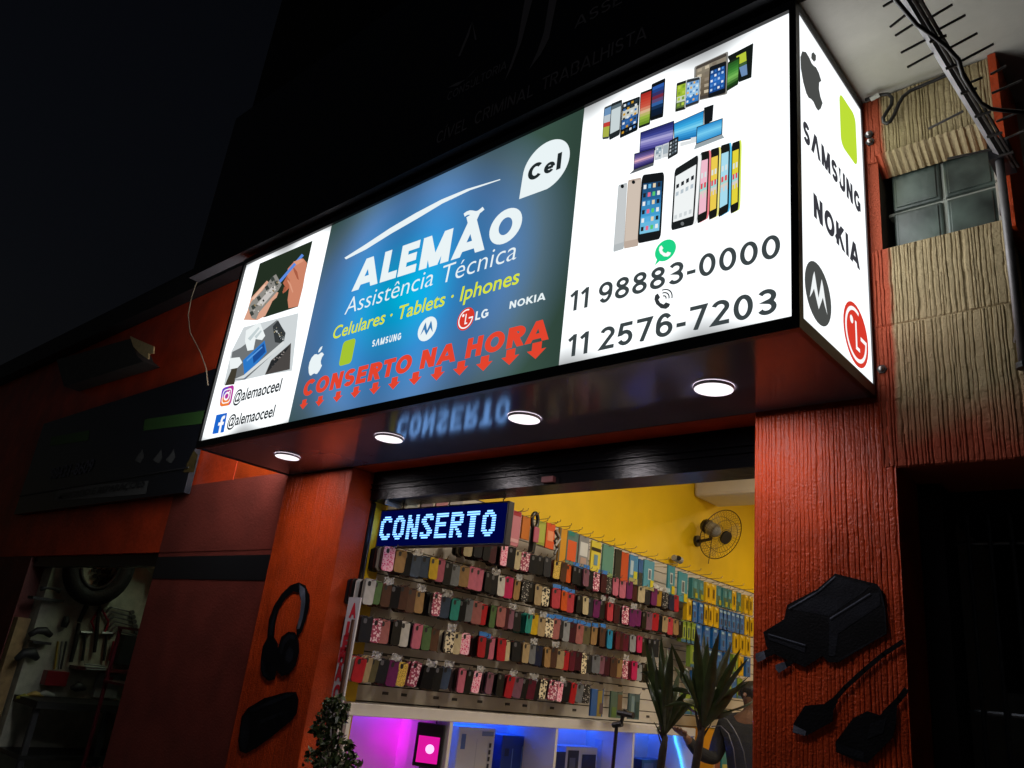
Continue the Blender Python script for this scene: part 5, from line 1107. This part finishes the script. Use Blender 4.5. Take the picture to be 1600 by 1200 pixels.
for px in ([(700,137),(712,130),(728,124),(748,103),(735,118),(715,134)], [(738,33),(727,60),(716,88),(719,88),(733,55)], [(738,33),(745,62),(742,63)], [(820,0),(832,0),(815,65),(800,105),(788,128),(798,100),(808,70)], [(858,0),(870,0),(858,60),(845,85),(826,110),(840,80),(850,50)]):
    mb = MB(); mb.keep = True; mb.poly([(p.x, -.0325, p.z) for p in (on('y', -.032, *q) for q in px)]); mb.build('boat_drawing', BNT, ban)

# =================================================================== TV AERIAL ON ITS MAST
ae = thing('tv_aerial', (3.45, .42, 2.5), 'grey television aerial with thin rods on a wall mast under the pale slab', 'aerial')
AZ = 3.12; ALU = mat('weathered_aluminium', (.24, .225, .23), .5, .5, .25, 20); ROD = mat('dark_rod', (.10, .09, .085), .4, .6)
A = lambda u, v, z=AZ: on('z', z, u, v)
e0 = A(1574, 258); e1_ = A(1412, -14); dirb = (e1_-e0).normalized(); e1_ = e1_+dirb*.5
MB().ring([e0-dirb*.02, e1_], .0145, 4, True, None).build('boom', ALU, ae)
for du in (13, 23):
    a = A(1574+du*.7, 252, AZ); b = A(1412+du, -14, AZ); b = b+(b-a).normalized()*.5
    MB().ring([a+Vector((0, 0, -.018)), b+Vector((0, 0, -.018))], .0042, 6).build('feed_rod', ROD, ae)
gx = lambda x, y: (1380+x/5, y/5)
for (a, b) in (((330,160),(540,35)), ((415,240),(642,117)), ((515,378),(735,258)), ((605,478),(862,343)), ((665,650),(775,605)), ((760,775),(960,515)) if 0 else ((840,580),(962,515)), ((850,728),(1085,628)), ((885,950),(1080,868)), ((915,1105),(1110,1015)), ((55,210),(215,84)), ((95,278),(250,180)), ((140,412),(340,306)), ((190,525),(400,410)), ((355,1005),(625,868)), ((500,1240),(860,1165)), ((262,22),(330,-20)), ((0,50),(90,-4))):
    MB().ring([A(*gx(*a)), A(*gx(*b))], .0034, 5).build('rod', ROD, ae)
for t in (.12, .25, .38, .52, .66, .8):
    p = e0.lerp(A(1412, -14), t); MB().ring([p+Vector((.0, 0, -.026)), p+Vector((.036, 0, -.026))], .004, 5).build('clip', ROD, ae)
p0 = on('y', .42, 1560, 232); p1 = on('y', .42, 1598, 560)
MB().ring([Vector((3.448, .42, 3.17)), Vector((3.448, .42, 2.48))], .011, 10).build('mast', ALU, ae, smooth=True)
MB().ring([Vector((3.448, .42, 2.49)), Vector((3.448, .42, 2.475))], .017, 10).build('mast_foot', BLACK, ae); MB().ring([Vector((3.448, .42, 2.60)), Vector((3.42, F-.01, 2.60))], .007, 6).build('bracket', ALU, ae)
MB().ring([Vector((3.448, .42, 3.00)), Vector((3.42, F-.01, 3.00))], .007, 6).build('bracket', ALU, ae)
MB().box((3.425, .40, 3.10), (3.475, .50, 3.16)).build('clamp', BLACK, ae)
cb_ = [A(1390, -20, AZ-.03), A(1400, 0, AZ-.03), A(1432, 38, AZ-.03), A(1458, 56, AZ-.03), A(1478, 72, AZ-.03), A(1497, 92, AZ-.03), A(1505, 118, AZ-.03), A(1518, 140, AZ-.03), A(1532, 160, AZ-.03), A(1548, 170, AZ-.03), A(1562, 172, AZ-.03), A(1605, 176, AZ-.03)]
MB().ring(cb_, .0055, 6).build('cable', mat('black_cable', (.012, .010, .010), .4), ae, smooth=True)
# supply cable at the sign's top corner, wires on the wall
o = MB().ring([on('y', F-.03, u, v) for u, v in ((1352,156),(1366,151),(1378,148),(1388,147),(1394,153),(1393,163),(1386,174),(1380,184),(1381,191),(1386,193),(1391,190),(1398,178),(1404,163),(1411,151),(1422,142),(1445,132),(1480,117),(1500,110))], .006, 6).build('supply_cable', MATS['black_cable'], smooth=True)
tag(o, 'black looping supply cable on the beige wall beside the sign top corner', 'cable')
p = on('y', F-.04, 1366, 152); o = MB().ring([p+Vector((-.012, 0, -.003)), p+Vector((.016, 0, .003))], .008, 8).build('cable_connector', mat('white_connector', (.5, .48, .44), .5)); tag(o, 'small white cable connector by the sign top corner', 'connector')

# =================================================================== NEIGHBOURING SHOP AT THE LEFT
nb = thing('neighbour_building', (-3.2, F, 0), 'low dark red neighbouring building with a black roof edge and open tool shop', 'building')
N = lambda mb, n, m, **k: mb.build(n, m, nb, **k)
REDF = mat('orange_red_fascia_paint', (.70, .058, .010), .45, 0, .3, 4, .3, 30)
N(MB().box((-9, F, 2.10), (-.622, .66, 4.02)), 'fascia', REDF)
pw = N(MB().box((-1.335, F+.002, .12), (-.032, .66, 2.0985)), 'pilaster', RED)
MB().box((-1.335, F-.001, 1.936), (-.032, F+.002, 2.070)).build('black_band', mat('black_band_paint', (.012, .012, .015), .4), pw)
MB().box((-1.335, F-.0005, 2.0985), (-.032, F, 2.52)).build('upper_face', RED, pw)
N(MB().box((-9, F+.002, .12), (-3.60, .66, 2.0985)), 'pilaster', mat('dark_red_pier_paint', (.14, .02, .012), .5, 0, .3, 6, .3, 40))
N(MB().box((-9, F-.10, 4.025), (-.625, .66, 4.20)), 'roof_edge', mat('black_roof_edge', (.012, .012, .014), .6, 0, .3, 10, .3, 30))
N(MB().box((-9, F-.06, 4.2), (-.64, 3.5, 4.26)), 'roof', MATS['black_roof_edge'])
N(MB().box((-3.595, F+.03, 2.02), (-1.336, .64, 2.0985)), 'shutter_roll', BLACK)
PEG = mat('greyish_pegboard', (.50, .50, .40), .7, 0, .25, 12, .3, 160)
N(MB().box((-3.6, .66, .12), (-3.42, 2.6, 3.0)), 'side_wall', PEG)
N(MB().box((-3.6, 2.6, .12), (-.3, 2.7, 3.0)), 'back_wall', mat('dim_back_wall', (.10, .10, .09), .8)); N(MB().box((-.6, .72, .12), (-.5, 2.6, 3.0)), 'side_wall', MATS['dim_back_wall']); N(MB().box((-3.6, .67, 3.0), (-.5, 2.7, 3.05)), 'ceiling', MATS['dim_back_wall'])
N(MB().box((-3.598, F+.01, .12), (-3.50, .645, 1.62)), 'door_jamb', mat('tan_jamb', (.36, .24, .10), .6, 0, .4, 14))
HKM = mat('wall_hook_steel', (.05, .05, .045), .4, .6)
for i in range(6):
    for j in range(4):
        p = on('x', -3.418, (660+i*6+j*36)/4.615, 850+(85+i*45+j*6)/4.615)
        MB().ring([p, p+Vector((.05, .004, 0)), p+Vector((.06, .006, .02))], .006, 5).box((p.x+.01, p.y-.016, p.z-.03), (p.x+.03, p.y+.016, p.z-.004)).build('wall_hook', HKM, nb)
# its banner
nbn = thing('tool_shop_banner', (-2.7, F-.06, 2.45), 'dark unlit banner with a green stripe and painted glare at right over the tool shop', 'banner')
NBK = mat('dark_navy_vinyl', (.010, .011, .018), .3, 0, .2, 3)
MB().box((-4.22, F-.05, 2.46), (-1.10, F-.01, 3.30)).build('panel', NBK, nbn)
def nquad(px, m, nm, k=1): return MB().poly([(p.x, F-.05-.002*k, p.z) for p in (on('y', F-.052, u, v) for u, v in px)]).build(nm, m, nbn)
GRN = mat('green_stripe_vinyl', (.05, .14, .03), .5); nquad([(226,655),(322,641),(322,661),(224,673)], GRN, 'green_stripe'); nquad([(80,683),(140,672),(138,688),(78,697)], GRN, 'green_stripe')
nquad([(90,762),(232,751),(228,772),(85,783)], mat('grey_label_vinyl', (.12, .12, .12), .5), 'white_label', 1)
nquad([(286,738),(303,703),(309,711),(303,738)], mat('painted_glare_vinyl', (.11, .075, .022), .3, 0, .6, 14), 'glare_patch')  # yellow glare at the banner's right end, painted as a flat patch
MB().box((-4.22, F-.056, 2.618), (-1.12, F-.05, 2.628)).build('edge_strip', MATS['banner_edge_alloy'], nbn)
def ntext(body, u0, v0, u1, v1, cap, m, k=3):
    a = on('y', F-.056, u0, v0); b = on('y', F-.056, u1, v1); vs, fs, w = textmesh(body, .02); sx = (b.x-a.x)/w; mb = MB(); mb.keep = True
    mb.add([(a.x+x*sx, F-.05-.002*k, (a.z+b.z)/2+y*cap) for x, y in vs], fs); mb.build('lettering', m, nbn)
DT = mat('dim_banner_print', (.09, .09, .13), .5); ntext('98421-8609', 76, 748, 142, 738, .10, DT); ntext('MERCADO E REPARAÇÕES', 92, 776, 224, 765, .05, NBK)
for u in (217, 246, 266): nquad([(u-7,719),(u+6,702),(u+8,714),(u+2,724)], mat('dim_badge', (.10, .10, .10), .5), 'badge')
# broken lamp casing on the fascia, hanging wire
wb = thing('broken_lamp_casing', on('y', .44, 150, 560), 'grey lamp casing on the red wall with its pale broken yellowish end', 'lamp casing')
pts = [on('y', .40, *q) for q in ((88,562),(204,529),(214,556),(224,565),(100,604))]
MB().prism(pts, (0, .13, 0)).build('casing', mat('dirty_grey_casing', (.06, .06, .055), .6, 0, .3, 12), wb)
pts = [on('y', .395, *q) for q in ((203,525),(214,530),(240,541),(239,552),(232,552),(231,561),(218,552),(208,541))]
MB().prism(pts, (0, .012, 0)).build('broken_end', mat('yellowed_plastic', (.90, .68, .32), .5, 0, .15, 30), wb)
o = MB().ring([on('y', F-.14, u, v) for u, v in ((327,368),(320,388),(318,410),(308,440),(299,465),(294,492),(297,520),(312,548),(322,575),(325,602))], .004, 5).build('hanging_wire', mat('pale_wire', (.30, .25, .17), .5), smooth=True)
tag(o, 'thin pale wire hanging from the roof edge beside the sign', 'wire')
# things on the tool wall
TW = -3.418
TO = lambda u, v: on('x', TW, u, v)
tk = lambda x, y: (x/4.615, 850+y/4.615)
def tpt(x, y, d=.0): p = TO(*tk(x, y)); return Vector((p.x+d, p.y, p.z))
STL = mat('tool_steel', (.16, .16, .16), .35, .7, .2, 30); DKT = mat('dark_tool', (.02, .02, .02), .5)
ty = thing('tyre', tpt(520, 150, .16), 'black tyre hanging at the top left of the tool wall', 'tyre')
c = tpt(505, 130, .10); c.y = max(c.y, .98); ax = Vector((1, -.25, .0)).normalized(); s1 = ax.cross(Vector((0, 0, 1))).normalized(); s2 = s1.cross(ax)
MB().ring([c+s1*.20*math.cos(a)+s2*.25*math.sin(a) for a in [i*math.pi/16 for i in range(33)]], .072, 10, False).build('tread', mat('tyre_rubber', (.012, .012, .013), .7, 0, .2, 20, .4, 60), ty, smooth=True)
MB().ring([c+ax*.05+s1*.14*math.cos(a)+s2*.18*math.sin(a) for a in [i*math.pi/16 for i in range(33)]], .015, 8, False).build('bead', DKT, ty, smooth=True)
bg = thing('cloth_bag', tpt(1060, 180, .15), 'cream cloth bundle tied at its lower corner, top right of the tool shop', 'bag')
mb = MB(); top_ = tpt(1055, 70, .12); kn = tpt(1085, 225, .12); n = 28; vs = []; fs = []
for j in range(9):
    t_ = j/8; cc = top_.lerp(kn, t_); r = .10*math.sin(math.pi*(.12+.86*t_))+.012
    for i in range(n):
        a = 2*math.pi*i/n; rr = r*(1+.10*math.cos(a*9)*t_); vs.append(cc+Vector((rr*math.cos(a)*.8, rr*math.sin(a), 0)))
for j in range(8):
    for i in range(n): i2 = (i+1) % n; fs.append((j*n+i, j*n+i2, (j+1)*n+i2, (j+1)*n+i))
CLO = mat('cream_cloth', (.55, .52, .36), .8, 0, .2, 20, .3, 60); mb.add(vs, fs).build('body', CLO, bg, smooth=True)
MB().ring([kn, kn+Vector((.02, .03, -.05))], [.02, .04], 10).build('tied_end', CLO, bg); MB().ring([kn+Vector((0, 0, .008)), kn+Vector((0, 0, -.008))], .022, 10).build('string', DKT, bg)
OR6 = ('top', 'second', 'third', 'fourth', 'fifth', 'lowest')
for i in range(6):
    a = tpt(795+8*i, 455+34*i, .02); b = tpt(945+8*i, 492+34*i, .02); w = thing('spanner', a, f'grey spanner on the tool wall, {OR6[i]} of the stack of six', 'spanner', 'spanners on the tool wall')
    MB().ring([a, b], .007, 6).build('shaft', STL, w); MB().ring([b+Vector((-.008, 0, 0)), b+Vector((.008, 0, 0))], .020, 8).build('jaw', STL, w); MB().ring([a, a+Vector((0, -.02, -.02)), a+Vector((0, -.03, -.05))], .010, 6).build('bent_end', STL, w)
for (x, y0, y1, lb) in ((612, 640, 840, 'left of two dark hammers on the tool wall'), (765, 645, 840, 'right of two dark hammers on the tool wall')):
    h = thing('hammer', tpt(x, y1, .02), lb, 'hammer', 'hammers on the tool wall'); MB().ring([tpt(x, y0, .02), tpt(x-25, y1, .02)], .011, 6).build('handle', DKT, h); MB().ring([tpt(x-40, y0, .02), tpt(x+40, y0, .02)], [.018, .014], 6).build('head', STL, h)
RH = mat('red_tool_handle', (.35, .012, .03), .4)
pli = thing('pliers', tpt(710, 550, .02), 'red handled pliers in the middle of the tool wall', 'pliers')
for s_ in (-1, 1): MB().ring([tpt(715+10*s_, 470, .02), tpt(715+62*s_, 560, .02), tpt(715+32*s_, 640, .02)], .009, 6).build('handle', RH, pli)
MB().ring([tpt(715, 480, .02), tpt(712, 430, .02)], [.018, .008], 6).build('jaws', STL, pli)
for (x0, y0, x1, y1, r, lb) in ((650, 350, 560, 560, .022, 'long dark chain whip hanging on the tool wall'), (560, 570, 500, 850, .020, 'long dark saw blade hanging below the chain whip'), (700, 470, 670, 780, .018, 'dark bolt cutter between the hammers'), (470, 520, 450, 600, .03, 'small black drill holder on the tool wall'), (810, 700, 780, 840, .016, 'dark red handled driver beside the right hammer')):
    q = MB().ring([tpt(x0, y0, .03), tpt((x0+x1)/2+4, (y0+y1)/2, .03), tpt(x1, y1, .03)], [r*.7, r, r*.8], 6).build('hanging_tool', DKT if 'red' not in lb else RH); tag(q, lb, 'tool', 'hand tools on the tool wall')
for (x0, x1, c_, lb) in ((395, 380, (.40, .28, .04), 'yellow handled screwdriver in the red holder'), (425, 410, (.22, .22, .22), 'grey screwdriver in the red holder'), (455, 425, (.05, .05, .05), 'black screwdriver in the red holder')):
    q = MB().ring([tpt(x0+10, 700, .04), tpt(x1, 900, .04)], .009, 6).build('screwdriver', mat('driver_'+lb.split()[0], c_, .4)); tag(q, lb, 'screwdriver', 'screwdrivers in the red holder')
def tbox(x0, y0, x1, y1, d, m, nm, lb, cat, grp=None):
    a = tpt(x0, y0); b = tpt(x1, y1); q = MB().box((TW, min(a.y, b.y), min(a.z, b.z)), (TW+d, max(a.y, b.y), max(a.z, b.z))).build(nm, m, bevel=.003); return tag(q, lb, cat, grp)
tbox(315, 905, 440, 1020, .10, mat('red_holder', (.20, .008, .012), .4), 'tool_holder', 'dark red box holder for screwdrivers on the tool wall', 'holder')
tbox(700, 925, 815, 1110, .05, mat('white_carton', (.42, .45, .45), .6, 0, .25, 16), 'packet', 'pale packet with red print standing on the tool shelf', 'packet')
q = MB().box((TW+.051, tpt(735, 955).y, tpt(735, 985).z), (TW+.0515, tpt(800, 955).y, tpt(735, 950).z)); tag(q.build('red_print', RH, bpy.data.objects['packet']), None or 'red print on the pale packet', None)
tbox(985, 675, 1060, 900, .06, mat('pinkish_carton', (.34, .26, .25), .6), 'packet', 'tall pinkish packet near the pilaster in the tool shop', 'packet')
tbox(870, 650, 990, 880, .08, DKT, 'dark_case', 'tall dark case left of the pinkish packet', 'case')
for (x0, y0, x1, y1, lb) in ((200, 590, 330, 690, 'dark hooded bench tool on the upper left bracket'), (110, 740, 230, 870, 'dark bundle on the lower left bracket'), (270, 300, 400, 350, 'dark tool resting under the tyre')):
    a = tpt(x0, y0, .09); b = tpt(x1, y1, .09); c = (a+b)/2; ry = abs(b.y-a.y)/2; rz_ = abs(b.z-a.z)/2
    q = MB().ring([c+Vector((0, -ry, -rz_*.5)), c+Vector((0, -ry*.4, rz_*.4)), c+Vector((0, ry*.3, rz_*.5)), c+Vector((0, ry, -.2*rz_))], [.02, rz_*.6, rz_*.7, .02], 8).build('bench_tool', DKT, smooth=True); tag(q, lb, 'tool', 'tools on the brackets')
for (y_, lb) in ((382, 'short dark bracket shelf under the tyre'), (700, 'short dark bracket shelf below the hooded tool')):
    a = tpt(200, y_); b = tpt(335 if y_ == 700 else 430, y_); q = MB().box((TW, a.y, a.z-.01), (TW+.12, b.y, a.z+.01)).build('bracket_shelf', DKT); tag(q, lb, 'shelf', 'brackets on the tool wall')
a = tpt(500, 880); q = MB().box((TW, a.y, a.z-.015), (TW+.16, 2.2, a.z+.01)).build('tool_shelf', mat('dark_red_shelf', (.09, .012, .014), .5)); tag(q, 'dark red shelf along the tool wall', 'shelf')
for k in range(3):
    p0 = tpt(550+k*4, 855+k*18, .17); p1 = tpt(700, 870+k*14, .17); q = MB().ring([p0, p1], .006, 6).build('steel_rod', STL); tag(q, ('upper', 'middle', 'lower')[k]+' steel rod lying on the dark red shelf', 'rod', 'rods on the shelf')
bt = thing('workbench', (TW+.25, 1.0, .12), 'dark cluttered workbench below the tool wall', 'workbench')
zt_ = tpt(300, 1095).z; MB().box((TW, .665, zt_-.05), (TW+.5, 2.4, zt_)).build('top', DKT, bt); MB().box((TW, .665, zt_-.40), (TW+.45, 2.4, zt_-.37)).build('shelf', DKT, bt)
for y_ in (.68, 1.2, 1.8): MB().box((TW+.40, y_, .12), (TW+.44, y_+.04, zt_-.05)).build('leg', mat('grey_leg', (.05, .05, .055), .5), bt)
for i, (u, v, c_, lb) in enumerate(((140, 1100, (.28, .26, .03), 'yellow green tool on the workbench edge'), (215, 1080, (.45, .30, .08), 'small yellow lamp body on the workbench'), (290, 1078, (.4, .4, .38), 'string of pale bits on the workbench'), (520, 1030, (.03, .03, .03), 'dark vice on the workbench'))):
    a = tpt(u, v, .12); q = MB().ring([a+Vector((0, -.06, 0)), a+Vector((0, -.01, .012)), a+Vector((0, .06, 0))], [.010, .022 if i != 3 else .04, .012], 8).build('bench_item', mat('bench_item_'+str(i) if 0 else ('bench_yellow_green', 'bench_yellow', 'bench_pale', 'bench_dark')[i], c_, .5), smooth=True); tag(q, lb, 'tool', 'tools on the workbench')
rcab = thing('glass_cabinet', (-1.7, .66, .12), 'dark glass cabinet with a thin dark red frame beside the brown pilaster', 'cabinet')
RC = mat('cabinet_red', (.12, .010, .018), .4)
gx0, gx1, gy0, gy1, gz1 = -1.95, -1.345, .68, 1.10, 1.62
for (x, y) in ((gx0, gy0), (gx1-.02, gy0), (gx0, gy1), (gx1-.02, gy1)): MB().box((x, y, .12), (x+.02, y+.02, gz1)).build('post', RC, rcab)
for z in (.13, .75, 1.28, gz1): MB().box((gx0, gy0-.004, z), (gx1+.002, gy1+.024, z+.015)).build('shelf', RC, rcab)
nl = thing('tube_lamp', (-2.2, 1.5, 2.97), 'dim greenish tube lamp on the tool shop ceiling', 'lamp')
MB().box((-2.8, 1.47, 2.96), (-1.8, 1.53, 2.995)).build('housing', mat('white_lamp_ring', (.7, .7, .7), .3), nl); MB().ring([(-2.78, 1.5, 2.945), (-1.82, 1.5, 2.945)], .013, 8).build('tube', emat('dim_tube', (.85, 1.0, .70), 34.0), nl)
for o in list(SC.objects):
    if o.get('label') == 'red print on the pale packet': del o['label']
